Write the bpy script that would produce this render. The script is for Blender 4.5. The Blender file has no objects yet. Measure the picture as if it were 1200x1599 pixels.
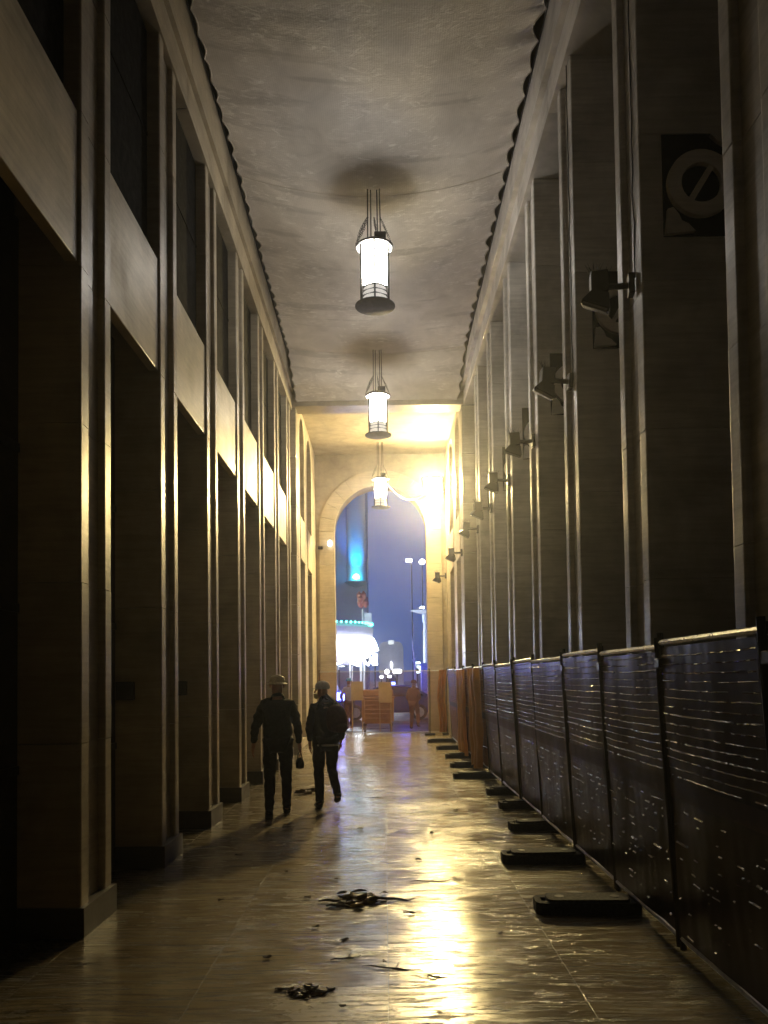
import bpy, bmesh, math, random
from mathutils import Vector, Matrix, noise
from mathutils.geometry import tessellate_polygon
random.seed(7)
R = math.radians
PI = math.pi
sc = bpy.context.scene
col = sc.collection

# ------------------------------------------------------------------ camera
cam = bpy.data.cameras.new('camera')
cam.sensor_width = 36.0
cam.lens = 1250 / 1599 * 36
cam.shift_y = 0.1351
cam.clip_start = 0.05
cam.clip_end = 3000
camo = bpy.data.objects.new('camera', cam)
camo.matrix_world = Matrix.Translation((0, 0, 1.72)) @ Matrix.Rotation(R(92.0), 4, 'X') @ Matrix.Rotation(R(-0.75), 4, 'Z')
col.objects.link(camo)
sc.camera = camo

# ------------------------------------------------------------------ world (night sky over the city)
w = bpy.data.worlds.new('World')
sc.world = w
w.use_nodes = True
nt = w.node_tree
tcw = nt.nodes.new('ShaderNodeTexCoord')
sep = nt.nodes.new('ShaderNodeSeparateXYZ')
rmp = nt.nodes.new('ShaderNodeValToRGB')
nt.links.new(tcw.outputs['Generated'], sep.inputs[0])
nt.links.new(sep.outputs['Z'], rmp.inputs[0])
els = rmp.color_ramp.elements
els[0].position, els[0].color = 0.0, (0.05, 0.125, 0.50, 1)
els[1].position, els[1].color = 0.5, (0.04, 0.07, 0.26, 1)
nt.links.new(rmp.outputs[0], nt.nodes['Background'].inputs[0])
SKY_STRENGTH = 1.0         # glow of the hazy night sky over a lit city
nt.nodes['Background'].inputs[1].default_value = SKY_STRENGTH

sc.view_settings.view_transform = 'Standard'
sc.view_settings.look = 'None'
sc.view_settings.exposure = 0.0
sc.view_settings.gamma = 1.0
sc.view_settings.use_curve_mapping = False
cy = sc.cycles
cy.use_denoising = True
try:
    cy.denoiser = 'OPENIMAGEDENOISE'
    cy.denoising_input_passes = 'RGB_ALBEDO_NORMAL'
except Exception:
    pass
cy.max_bounces = 8
cy.diffuse_bounces = 4
cy.glossy_bounces = 4
cy.transparent_max_bounces = 16
cy.sample_clamp_indirect = 6.0
cy.blur_glossy = 0.5
cy.caustics_reflective = False
cy.caustics_refractive = False

FLOOD_L = 2100.0       # radiance of the floodlight glass
LANTERN_L = 70.0       # radiance of the lantern diffusers

# ------------------------------------------------------------------ materials
MATS = {}
def nodes(name):
    m = bpy.data.materials.new(name)
    m.use_nodes = True
    t = m.node_tree
    return m, t, t.nodes['Principled BSDF'], t.links.new

def N(t, typ, **kw):
    n = t.nodes.new(typ)
    for k, v in kw.items():
        if k.startswith('i_'):
            n.inputs[k[2:].replace('_', ' ')].default_value = v
        else:
            setattr(n, k, v)
    return n

def noise_tex(t, vec, scale, detail=6, rough=0.6, dist=0.0):
    n = N(t, 'ShaderNodeTexNoise')
    n.inputs['Scale'].default_value = scale
    n.inputs['Detail'].default_value = detail
    n.inputs['Roughness'].default_value = rough
    n.inputs['Distortion'].default_value = dist
    if vec is not None:
        t.links.new(vec, n.inputs['Vector'])
    return n.outputs['Fac']

def mapping(t, src, scale):
    m = N(t, 'ShaderNodeMapping')
    m.inputs['Scale'].default_value = scale
    t.links.new(src, m.inputs['Vector'])
    return m.outputs[0]

def ramp(t, fac, stops):
    r = N(t, 'ShaderNodeValToRGB')
    e = r.color_ramp.elements
    while len(e) < len(stops):
        e.new(0.5)
    for el, (p, c) in zip(e, stops):
        el.position = p
        el.color = c if len(c) == 4 else (*c, 1)
    t.links.new(fac, r.inputs[0])
    return r.outputs[0]

def g(v):
    return (v, v, v, 1)

def mix(t, a, b, fac, mode='MIX'):
    m = N(t, 'ShaderNodeMix', data_type='RGBA', blend_type=mode)
    for val, key in ((fac, 0), (a, 6), (b, 7)):
        if hasattr(val, 'is_linked'):
            t.links.new(val, m.inputs[key])
        else:
            m.inputs[key].default_value = val if key == 0 else (*val[:3], 1)
    return m.outputs[2]

def bump(t, h, strength, dist, normal=None):
    b = N(t, 'ShaderNodeBump')
    b.inputs['Strength'].default_value = strength
    b.inputs['Distance'].default_value = dist
    t.links.new(h, b.inputs['Height'])
    if normal is not None:
        t.links.new(normal, b.inputs['Normal'])
    return b.outputs[0]

def stone(name, base, rough=(0.32, 0.6), streak=(0.6, 0.6, 9.0), vary=0.18, bumpd=0.004, stain=0.5):
    m, t, p, L = nodes(name)
    geo = N(t, 'ShaderNodeNewGeometry').outputs['Position']
    info = N(t, 'ShaderNodeObjectInfo').outputs['Random']
    band = noise_tex(t, mapping(t, geo, streak), 3.0, 8, 0.65, 0.4)
    blot = noise_tex(t, geo, 1.1, 6, 0.6, 0.3)
    fine = noise_tex(t, geo, 55, 3, 0.6)
    c1 = ramp(t, band, [(0.25, tuple(v * 0.74 for v in base)), (0.55, base), (0.8, tuple(min(1, v * 1.15) for v in base))])
    dirt = ramp(t, blot, [(0.3, g(1 - stain)), (0.62, g(1.0))])
    c2 = mix(t, c1, dirt, 1.0, 'MULTIPLY')
    tone = ramp(t, info, [(0.0, g(1 - vary)), (1.0, g(1.0))])
    c3 = mix(t, c2, tone, 1.0, 'MULTIPLY')
    pits = ramp(t, noise_tex(t, mapping(t, geo, (3, 3, 14)), 9, 4, 0.7), [(0.24, g(0.45)), (0.33, g(1.0))])
    c4 = mix(t, c3, pits, 0.8, 'MULTIPLY')
    L(c4, p.inputs['Base Color'])
    L(ramp(t, blot, [(0.25, g(rough[1])), (0.7, g(rough[0]))]), p.inputs['Roughness'])
    h = mix(t, band, fine, 0.25)
    n1 = bump(t, h, 0.5, bumpd)
    L(bump(t, pits, 0.4, bumpd, n1), p.inputs['Normal'])
    MATS[name] = m
    return m

def plain(name, c, rough=0.5, metal=0.0, nscale=14, amt=0.25, bumps=0.0, emis=None, strength=0.0, spec=None):
    m, t, p, L = nodes(name)
    tc = N(t, 'ShaderNodeTexCoord').outputs['Object']
    n = noise_tex(t, tc, nscale, 5, 0.6)
    L(ramp(t, n, [(0.3, tuple(v * (1 - amt) for v in c)), (0.7, tuple(min(1, v * (1 + amt)) for v in c))]), p.inputs['Base Color'])
    L(ramp(t, n, [(0.3, g(min(1, rough * 1.2))), (0.7, g(rough * 0.8))]), p.inputs['Roughness'])
    p.inputs['Metallic'].default_value = metal
    if spec is not None:
        p.inputs['Specular IOR Level'].default_value = spec
    if bumps:
        L(bump(t, n, 0.6, bumps), p.inputs['Normal'])
    if emis:
        p.inputs['Emission Color'].default_value = (*emis, 1)
        p.inputs['Emission Strength'].default_value = strength
    MATS[name] = m
    return m

def emit(name, c, s):
    m, t, p, L = nodes(name)
    p.inputs['Base Color'].default_value = (*[min(1, v) * 0.8 for v in c], 1)
    p.inputs['Emission Color'].default_value = (*c, 1)
    p.inputs['Emission Strength'].default_value = s
    MATS[name] = m
    return m

STONE = stone('travertine', (0.44, 0.385, 0.295), rough=(0.30, 0.52))
STONE_R = stone('travertine_bounce_lit', (0.72, 0.69, 0.64), rough=(0.34, 0.6))  # paler, greyer copy of the stone; lantern bounce put into its colour
SPAN = stone('travertine_panel', (0.56, 0.495, 0.385), rough=(0.36, 0.6), vary=0.1)
PLASTER = stone('plaster', (0.46, 0.40, 0.31), rough=(0.7, 0.9), streak=(1, 1, 1.5), vary=0.05, bumpd=0.002, stain=0.3)
ARCHSTONE = stone('arch_stone', (0.55, 0.48, 0.36), rough=(0.5, 0.75), vary=0.05, bumpd=0.002, stain=0.3)
PLINTH = stone('plinth_stone', (0.09, 0.08, 0.07), rough=(0.35, 0.6))
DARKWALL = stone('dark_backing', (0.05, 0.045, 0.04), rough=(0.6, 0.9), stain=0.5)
SHUT = plain('black_shutter', (0.010, 0.009, 0.008), 0.9, spec=0.05)
STEEL = plain('dark_steel', (0.035, 0.034, 0.033), 0.4, 0.6)
GALV = plain('galvanised_steel', (0.42, 0.43, 0.44), 0.32, 1.0, 30, 0.2)
IRON = plain('lantern_iron', (0.025, 0.022, 0.019), 0.6, 0.2)
WHITEMETAL = plain('white_enamel', (0.75, 0.72, 0.66), 0.4)
RUBBER = plain('recycled_rubber', (0.022, 0.02, 0.019), 0.9, 0, 40, 0.4, 0.006)
BLACK = plain('black_plastic', (0.02, 0.02, 0.02), 0.45)
CLOTH_BLACK = plain('black_cloth', (0.016, 0.016, 0.018), 0.85, 0, 30, 0.3, 0.004, spec=0.12)
CLOTH_GREEN = plain('dark_olive_cloth', (0.022, 0.026, 0.022), 0.85, 0, 30, 0.3, 0.004, spec=0.12)
CLOTH_GREY = plain('grey_cap_cloth', (0.55, 0.55, 0.58), 0.7, 0, 40, 0.25, 0.002)
CLOTH_TAN = plain('tan_cap_cloth', (0.58, 0.52, 0.38), 0.7, 0, 40, 0.25, 0.002)
CLOTH_RED = plain('maroon_cloth', (0.045, 0.010, 0.013), 0.8, 0, 30, 0.3, 0.004, spec=0.15)
CLOTH_ORANGE = plain('rust_cloth', (0.28, 0.11, 0.03), 0.8, 0, 30, 0.2, 0.004)
CLOTH_BLUE = plain('pale_blue_cloth', (0.45, 0.48, 0.62), 0.8, 0, 30, 0.15, 0.004)
SKIN = plain('skin', (0.42, 0.25, 0.18), 0.55, 0, 20, 0.1)
MASK = plain('face_mask', (0.75, 0.72, 0.5), 0.8)
TWIG = plain('bark', (0.05, 0.035, 0.022), 0.85, 0, 60, 0.4, 0.003)
LEAF = plain('wet_dead_leaf', (0.09, 0.06, 0.02), 0.35, 0, 30, 0.6, 0.004)
LEAF_Y = plain('yellowed_leaf', (0.35, 0.27, 0.08), 0.35, 0, 30, 0.4, 0.004)

def net_plastic(name, c, alpha, rough=0.3, spec=0.5):
    m, t, p, L = nodes(name)
    geo = N(t, 'ShaderNodeNewGeometry').outputs['Position']
    n = noise_tex(t, geo, 8, 5, 0.6)
    L(ramp(t, n, [(0.3, tuple(v * 0.6 for v in c)), (0.75, c)]), p.inputs['Base Color'])
    p.inputs['Roughness'].default_value = rough
    p.inputs['Specular IOR Level'].default_value = spec
    tr = N(t, 'ShaderNodeBsdfTranslucent')
    tr.inputs['Color'].default_value = (*c, 1)
    mx = N(t, 'ShaderNodeMixShader')
    mx.inputs[0].default_value = 0.35
    L(p.outputs[0], mx.inputs[1]); L(tr.outputs[0], mx.inputs[2])
    out = t.nodes['Material Output']
    if alpha < 1:
        tp = N(t, 'ShaderNodeBsdfTransparent')
        m2 = N(t, 'ShaderNodeMixShader')
        m2.inputs[0].default_value = alpha
        L(tp.outputs[0], m2.inputs[1]); L(mx.outputs[0], m2.inputs[2])
        L(m2.outputs[0], out.inputs[0])
    else:
        L(mx.outputs[0], out.inputs[0])
    MATS[name] = m
    return m
NET = net_plastic('brown_barrier_mesh', (0.07, 0.028, 0.014), 1.0, 0.26, 0.42)
NET_BAND = net_plastic('stiff_band', (0.08, 0.05, 0.035), 1.0, 0.5, 0.2)
NET_DARK = net_plastic('dark_woven_sheet', (0.030, 0.014, 0.009), 1.0, 0.32, 0.22)
NET_FAR = net_plastic('orange_woven_sheet', (0.24, 0.095, 0.02), 1.0, 0.5, 0.3)
NET_THIN = net_plastic('thin_orange_mesh', (0.50, 0.20, 0.10), 0.36)
NET_DRAPE = net_plastic('orange_drape', (0.48, 0.22, 0.05), 1.0)

def glass(name, clear=0.8, tint=(1, 1, 1)):
    m, t, p, L = nodes(name)
    p.inputs['Base Color'].default_value = (0.7, 0.7, 0.68, 1)
    p.inputs['Roughness'].default_value = 0.15
    tp = N(t, 'ShaderNodeBsdfTransparent')
    tp.inputs[0].default_value = (*tint, 1)
    mx = N(t, 'ShaderNodeMixShader')
    mx.inputs[0].default_value = clear
    L(p.outputs[0], mx.inputs[1]); L(tp.outputs[0], mx.inputs[2])
    L(mx.outputs[0], t.nodes['Material Output'].inputs[0])
    MATS[name] = m
    return m
GLASS = glass('lantern_glass', 0.82)
DGLASS = plain('dark_glass', (0.01, 0.011, 0.012), 0.12)

def floor_stone():
    m, t, p, L = nodes('worn_paving')
    geo = N(t, 'ShaderNodeNewGeometry').outputs['Position']
    info = N(t, 'ShaderNodeObjectInfo').outputs['Random']
    # grain runs across the passage
    wob = N(t, 'ShaderNodeVectorMath', operation='ADD')
    L(geo, wob.inputs[0])
    nc = N(t, 'ShaderNodeTexNoise'); nc.inputs['Scale'].default_value = 0.8; nc.inputs['Detail'].default_value = 2
    L(geo, nc.inputs['Vector'])
    sc_ = N(t, 'ShaderNodeVectorMath', operation='SCALE'); sc_.inputs[3].default_value = 0.22
    L(nc.outputs['Color'], sc_.inputs[0]); L(sc_.outputs[0], wob.inputs[1])
    ph_ = N(t, 'ShaderNodeVectorMath', operation='SCALE'); ph_.inputs[0].default_value = (3.1, 41.0, 0.0)
    L(info, ph_.inputs[3])
    wo2 = N(t, 'ShaderNodeVectorMath', operation='ADD'); L(wob.outputs[0], wo2.inputs[0]); L(ph_.outputs[0], wo2.inputs[1])
    wv = wo2.outputs[0]          # each slab was cut from a different piece of stone
    vein = noise_tex(t, mapping(t, wv, (0.8, 9, 1)), 2.2, 8, 0.66, 0.2)
    rip = noise_tex(t, mapping(t, wv, (0.55, 15, 1)), 2.0, 5, 0.6, 0.0)
    vein2 = noise_tex(t, mapping(t, wv, (1.1, 26, 1)), 1.7, 6, 0.7, 0.2)
    blot = noise_tex(t, mapping(t, geo, (0.7, 1.5, 1)), 0.9, 9, 0.7, 0.3)
    grime = noise_tex(t, mapping(t, wv, (2.2, 8, 1)), 1.6, 7, 0.72, 0.2)
    fine = noise_tex(t, geo, 60, 3, 0.6)
    base = ramp(t, vein, [(0.28, (0.15, 0.118, 0.072)), (0.48, (0.38, 0.315, 0.20)), (0.72, (0.51, 0.44, 0.29))])
    tone = ramp(t, info, [(0, g(0.80)), (1, g(1.0))])
    c = mix(t, base, tone, 1.0, 'MULTIPLY')
    dirt = ramp(t, blot, [(0.34, (0.36, 0.31, 0.25)), (0.66, g(1.0))])
    c = mix(t, c, dirt, 0.9, 'MULTIPLY')
    spots = ramp(t, grime, [(0.37, g(0.12)), (0.44, g(1.0))])
    c = mix(t, c, spots, 0.8, 'MULTIPLY')
    crackm = ramp(t, vein2, [(0.425, g(0.06)), (0.45, g(1.0))])
    patch = ramp(t, noise_tex(t, mapping(t, geo, (0.9, 1.6, 1)), 1.0, 4, 0.6, 0.6), [(0.46, g(1)), (0.62, g(0.15))])
    crack = mix(t, g(1.0), crackm, patch)
    c = mix(t, c, crack, 0.9, 'MULTIPLY')
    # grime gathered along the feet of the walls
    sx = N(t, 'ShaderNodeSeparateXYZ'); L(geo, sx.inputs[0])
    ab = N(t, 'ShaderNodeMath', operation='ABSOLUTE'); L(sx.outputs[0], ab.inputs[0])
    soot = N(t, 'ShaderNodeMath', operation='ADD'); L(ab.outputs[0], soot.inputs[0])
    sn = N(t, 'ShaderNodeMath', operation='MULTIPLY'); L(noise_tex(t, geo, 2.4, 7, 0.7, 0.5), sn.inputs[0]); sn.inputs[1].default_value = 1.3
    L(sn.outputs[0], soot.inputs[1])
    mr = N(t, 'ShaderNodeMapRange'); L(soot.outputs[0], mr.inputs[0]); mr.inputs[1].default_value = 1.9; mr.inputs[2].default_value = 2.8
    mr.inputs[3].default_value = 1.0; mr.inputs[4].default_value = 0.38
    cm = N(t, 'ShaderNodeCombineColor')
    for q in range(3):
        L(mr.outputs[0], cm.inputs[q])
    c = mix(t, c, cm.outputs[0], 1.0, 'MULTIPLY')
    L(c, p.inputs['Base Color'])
    r1 = ramp(t, blot, [(0.32, g(0.32)), (0.62, g(0.065))])
    r2 = ramp(t, grime, [(0.33, g(0.6)), (0.44, g(0.065))])
    r3 = ramp(t, crack, [(0.0, g(0.8)), (1.0, g(0.06))])
    L(mix(t, mix(t, r1, r2, 1.0, 'LIGHTEN'), r3, 1.0, 'LIGHTEN'), p.inputs['Roughness'])
    p.inputs['Specular IOR Level'].default_value = 0.62
    n1 = bump(t, rip, 0.6, 0.0055)
    n2 = bump(t, crack, 0.7, 0.005, n1)
    chip = noise_tex(t, mapping(t, geo, (3.0, 5.0, 1)), 2.2, 7, 0.7, 1.0)
    where = ramp(t, noise_tex(t, geo, 0.75, 3, 0.5, 0.5), [(0.52, g(0)), (0.66, g(1))])
    n3 = bump(t, mix(t, g(0.5), chip, where), 0.6, 0.02, n2)
    n4 = bump(t, spots, 0.4, 0.003, n3)
    L(n4, p.inputs['Normal'])
    return m
PAVE = floor_stone()

def asphalt():
    m, t, p, L = nodes('wet_street')
    geo = N(t, 'ShaderNodeNewGeometry').outputs['Position']
    n = noise_tex(t, geo, 0.7, 7, 0.6)
    f = noise_tex(t, geo, 40, 3, 0.6)
    L(ramp(t, n, [(0.3, (0.04, 0.04, 0.042)), (0.7, (0.09, 0.088, 0.085))]), p.inputs['Base Color'])
    L(ramp(t, n, [(0.35, g(0.2)), (0.6, g(0.5))]), p.inputs['Roughness'])
    L(bump(t, f, 0.4, 0.004), p.inputs['Normal'])
    return m
STREET = asphalt()

def netting():
    m, t, p, L = nodes('ceiling_netting')
    geo = N(t, 'ShaderNodeNewGeometry').outputs['Position']
    a = noise_tex(t, mapping(t, geo, (3.0, 7.0, 1)), 1.5, 8, 0.68, 1.2)
    b = noise_tex(t, mapping(t, geo, (0.8, 0.5, 1)), 1.2, 4, 0.5, 0.3)
    mask = ramp(t, b, [(0.44, g(0)), (0.58, g(1))])
    crinkle_glint = ramp(t, a, [(0.52, g(0)), (0.72, g(1))])  # lantern-lit crinkles painted into the net as pale streaks
    wm = mix(t, crinkle_glint, mask, 1.0, 'MULTIPLY')
    wave = N(t, 'ShaderNodeTexWave', wave_type='BANDS', bands_direction='X')
    wave.inputs['Scale'].default_value = 12
    wave.inputs['Distortion'].default_value = 0.6
    L(geo, wave.inputs['Vector'])
    c2 = noise_tex(t, mapping(t, geo, (2.0, 6.0, 1)), 2.4, 9, 0.72, 2.0)
    base = ramp(t, b, [(0.25, (0.58, 0.545, 0.50)), (0.7, (0.72, 0.685, 0.64))])
    rot = N(t, 'ShaderNodeMapping'); rot.inputs['Rotation'].default_value = (0, 0, R(33)); rot.inputs['Scale'].default_value = (0.35, 2.3, 1)
    L(geo, rot.inputs['Vector'])
    band = ramp(t, noise_tex(t, rot.outputs[0], 1.3, 3, 0.5, 0.15), [(0.36, g(0.80)), (0.42, g(1.0))])
    stain = ramp(t, noise_tex(t, geo, 1.7, 7, 0.65, 0.7), [(0.3, g(0.78)), (0.6, g(1.0))])
    base = mix(t, mix(t, base, band, 1.0, 'MULTIPLY'), stain, 1.0, 'MULTIPLY')
    c = mix(t, base, (0.92, 0.90, 0.86), wm)
    c = mix(t, c, ramp(t, wave.outputs['Fac'], [(0, g(0.94)), (0.5, g(1))]), 1.0, 'MULTIPLY')
    L(c, p.inputs['Base Color'])
    p.inputs['Roughness'].default_value = 0.75
    h = mix(t, mix(t, g(0.5), c2, mask), wave.outputs['Fac'], 0.03)
    L(bump(t, h, 0.45, 0.026, bump(t, a, 0.15, 0.005)), p.inputs['Normal'])
    return m
NETTING = netting()
STRIP = plain('netting_overlap', (0.53, 0.49, 0.44), 0.85, 0, 3, 0.15)
HEM = plain('netting_hem', (0.5, 0.46, 0.4), 0.7)

FLOOD_E = emit('floodlight_glass', (1.0, 0.75, 0.31), FLOOD_L)
LAMP_E = emit('lantern_diffuser', (1.0, 0.94, 0.85), LANTERN_L)

# ------------------------------------------------------------------ mesh helpers
def worldloc(o):
    v = Vector((0, 0, 0))
    while o is not None:
        v += o.location
        o = o.parent
    return v

class MB:
    def __init__(s):
        s.v, s.f = [], []
        s.flat = True
    def add(s, vs, fs):
        n = len(s.v)
        s.v += [tuple(v) for v in vs]
        s.f += [tuple(i + n for i in f) for f in fs]
        return s
    def box(s, x0, x1, y0, y1, z0, z1, b=0.0, M=None):
        bm = bmesh.new()
        bmesh.ops.create_cube(bm, size=1)
        for v in bm.verts:
            v.co = Vector(((x0 + x1) / 2 + v.co.x * (x1 - x0), (y0 + y1) / 2 + v.co.y * (y1 - y0), (z0 + z1) / 2 + v.co.z * (z1 - z0)))
        if b:
            bmesh.ops.bevel(bm, geom=bm.edges[:], offset=b, segments=2, profile=0.5, affect='EDGES')
        s.frombm(bm, M)
        return s
    def frombm(s, bm, M=None):
        bm.verts.index_update()
        s.add([(M @ v.co) if M else v.co.copy() for v in bm.verts], [[v.index for v in f.verts] for f in bm.faces])
        bm.free()
    def tube(s, pts, r, n=8, cap=True):
        s.flat = False
        pts = [Vector(p) for p in pts]
        rs = r if isinstance(r, (list, tuple)) else [r] * len(pts)
        vs, fs = [], []
        up = None
        for i, p in enumerate(pts):
            d = (pts[min(i + 1, len(pts) - 1)] - pts[max(i - 1, 0)]).normalized()
            if up is None:
                up = Vector((0, 0, 1)) if abs(d.z) < 0.9 else Vector((1, 0, 0))
            a = d.cross(up).normalized()
            b = a.cross(d).normalized()
            up = b
            for k in range(n):
                an = 2 * PI * k / n
                vs.append(p + (a * math.cos(an) + b * math.sin(an)) * rs[i])
        for i in range(len(pts) - 1):
            for k in range(n):
                k2 = (k + 1) % n
                fs.append((i * n + k, i * n + k2, (i + 1) * n + k2, (i + 1) * n + k))
        if cap:
            fs.append(tuple(range(n))[::-1])
            fs.append(tuple(range((len(pts) - 1) * n, len(pts) * n)))
        return s.add(vs, fs)
    def lathe(s, prof, n=24, c=(0, 0, 0), M=None):
        s.flat = False
        vs, fs = [], []
        for r, z in prof:
            for k in range(n):
                a = 2 * PI * k / n
                vs.append(Vector((c[0] + r * math.cos(a), c[1] + r * math.sin(a), c[2] + z)))
        for i in range(len(prof) - 1):
            for k in range(n):
                k2 = (k + 1) % n
                fs.append((i * n + k, i * n + k2, (i + 1) * n + k2, (i + 1) * n + k))
        fs.append(tuple(range(n))[::-1])
        fs.append(tuple(range((len(prof) - 1) * n, len(prof) * n)))
        if M:
            vs = [M @ v for v in vs]
        return s.add(vs, fs)
    def prism(s, loops, fn, t0, t1):
        """loops of 2-D points (first outer, rest holes), extruded t0..t1; fn(u,v,t)->xyz"""
        tri = tessellate_polygon([[Vector((u, v, 0)) for u, v in lp] for lp in loops])
        flat = [p for lp in loops for p in lp]
        n = len(flat)
        vs = [fn(u, v, t0) for u, v in flat] + [fn(u, v, t1) for u, v in flat]
        fs = [tuple(t) for t in tri] + [tuple(i + n for i in t)[::-1] for t in tri]
        o = 0
        for lp in loops:
            m = len(lp)
            for i in range(m):
                j = (i + 1) % m
                fs.append((o + i, o + j, o + j + n, o + i + n))
            o += m
        return s.add(vs, fs)
    def mesh(s, name, mat, smooth=35):
        me = bpy.data.meshes.new(name)
        me.from_pydata(s.v, [], s.f)
        if s.flat and smooth and smooth <= 35:
            smooth = 20
        bm = bmesh.new()
        bm.from_mesh(me)
        bmesh.ops.recalc_face_normals(bm, faces=bm.faces[:])
        bm.to_mesh(me)
        bm.free()
        if smooth:
            me.shade_smooth()
            me.set_sharp_from_angle(angle=R(smooth))
        me.materials.append(mat)
        me.update()
        return me
    def build(s, name, mat, parent=None, smooth=35, local=False):
        if parent is not None and not local:
            o = worldloc(parent)
            s.v = [(v[0] - o.x, v[1] - o.y, v[2] - o.z) for v in s.v]
        return put(name, s.mesh(name, mat, smooth), parent)

def put(name, me, parent=None, loc=(0, 0, 0), rot=(0, 0, 0)):
    o = bpy.data.objects.new(name, me)
    o.location = loc
    o.rotation_euler = rot
    if parent is not None:
        o.parent = parent
    col.objects.link(o)
    return o

def tag(o, label=None, cat=None, group=None, kind=None):
    if label: o['label'] = label
    if cat: o['category'] = cat
    if group: o['group'] = group
    if kind: o['kind'] = kind
    return o

def thing(name, label, cat, loc=(0, 0, 0), group=None, rz=0.0):
    o = bpy.data.objects.new(name, None)
    o.location = loc
    o.rotation_euler = (0, 0, rz)
    o.empty_display_size = 0.2
    col.objects.link(o)
    return tag(o, label, cat, group)

def empty_part(name, parent, loc=(0, 0, 0)):
    o = bpy.data.objects.new(name, None)
    o.location = loc
    o.parent = parent
    o.empty_display_size = 0.1
    col.objects.link(o)
    return o

def copy_tree(o, parent=None):
    c = o.copy()
    col.objects.link(c)
    if parent is not None:
        c.parent = parent
    for ch in o.children:
        copy_tree(ch, c)
    return c

def fbox(name, mat, parent, *a, **k):
    return MB().box(*a, **k).build(name, mat, parent)

# ------------------------------------------------------------------ the setting: ground, floor slabs
XL, XR = -2.07, 1.96          # stone faces of the two arcade walls
YP0, YP1 = 18.3, 18.8         # portal beam
YA0, YA1 = 24.6, 25.3         # end wall with the arch
YB = -3.4                     # unseen wall added behind the camera against sky light

gm = MB().add([(-300, -60, -0.032), (300, -60, -0.032), (300, 500, -0.032), (-300, 500, -0.032)], [(0, 1, 2, 3)])
tag(gm.build('ground', STREET, smooth=0), kind='structure')

floor = tag(thing('floor', None, None, (0, 0, -0.03)), kind='structure')
XS = [-2.62, -2.08, -1.06, 0.0, 1.05, 2.0, 2.95]
ys = []
y = YB
while y < 25.35:
    ys.append(y)
    y += 1.24
ys.append(25.35)
rs = random.Random(3)
slab_meshes = {}
for ci in range(len(XS) - 1):
    off = (0.0, 0.0, 0.05, 0.0, 0.62, 0.62)[ci]
    for ri in range(len(ys) - 1):
        ya, yb = ys[ri] + (off if ri else 0), min(25.35, ys[ri + 1] + (off if ri < len(ys) - 2 else 0))
        ww, dd = XS[ci + 1] - XS[ci] - 0.0045, yb - ya - 0.0045
        if dd < 0.05:
            continue
        key = (round(ww, 3), round(dd, 3))
        if key not in slab_meshes:
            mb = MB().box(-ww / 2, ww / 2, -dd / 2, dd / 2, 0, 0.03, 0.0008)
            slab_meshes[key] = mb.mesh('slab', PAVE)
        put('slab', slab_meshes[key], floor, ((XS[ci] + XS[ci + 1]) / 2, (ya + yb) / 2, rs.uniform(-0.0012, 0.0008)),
            (rs.uniform(-.0004, .0004), rs.uniform(-.0004, .0004), 0))

fbox('bedding', PLINTH, floor, XS[0], XS[-1], YB, 25.35, -0.031, -0.0035)
# raised pale curb strips at the foot of the left wall and an unseen wall added to shut out sky light, and the roof
rear = tag(MB().box(-3.2, 3.2, YB - 0.3, YB, 0, 9.6).build('sky_stop_rear', DARKWALL), kind='structure')
roof = tag(MB().box(-3.2, 3.2, YB, YP0, 9.45, 9.7).build('roof', DARKWALL), kind='structure')

# ------------------------------------------------------------------ left arcade wall
def pier_profile(depth, sgn, wid=0.62, groove=0.05):
    # u = distance into the wall from the face, v = along the corridor; rounded outer corners
    pts = []
    def arc(cx, cy, r, a0, a1, n=4):
        for i in range(n + 1):
            a = R(a0 + (a1 - a0) * i / n)
            pts.append((cx + r * math.cos(a), cy + r * math.sin(a)))
    r = 0.018
    e = 0.002
    pts += [(depth, 0), (r + e, 0)]
    arc(r, r, r, 270, 180)
    pts += [(0, r + e), (0, 0.16 - r - e)]
    arc(r, 0.16 - r, r, 180, 90)
    pts += [(r + e, 0.16), (groove, 0.16), (groove, wid - 0.15), (r + e, wid - 0.15)]
    arc(r, wid - 0.15 + r, r, 270, 180)
    pts += [(0, wid - 0.15 + r + e), (0, wid - r - e)]
    arc(r, wid - r, r, 180, 90)
    pts += [(r + e, wid), (depth, wid)]
    return pts

def pier_block_mesh(h, depth, sgn, mat, name='stone_block'):
    mb = MB()
    mb.prism([pier_profile(depth, sgn)], lambda u, v, t: (sgn * u, v, t), 0, h)
    mb.flat = False
    return mb.mesh(name, mat, 30)

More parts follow.
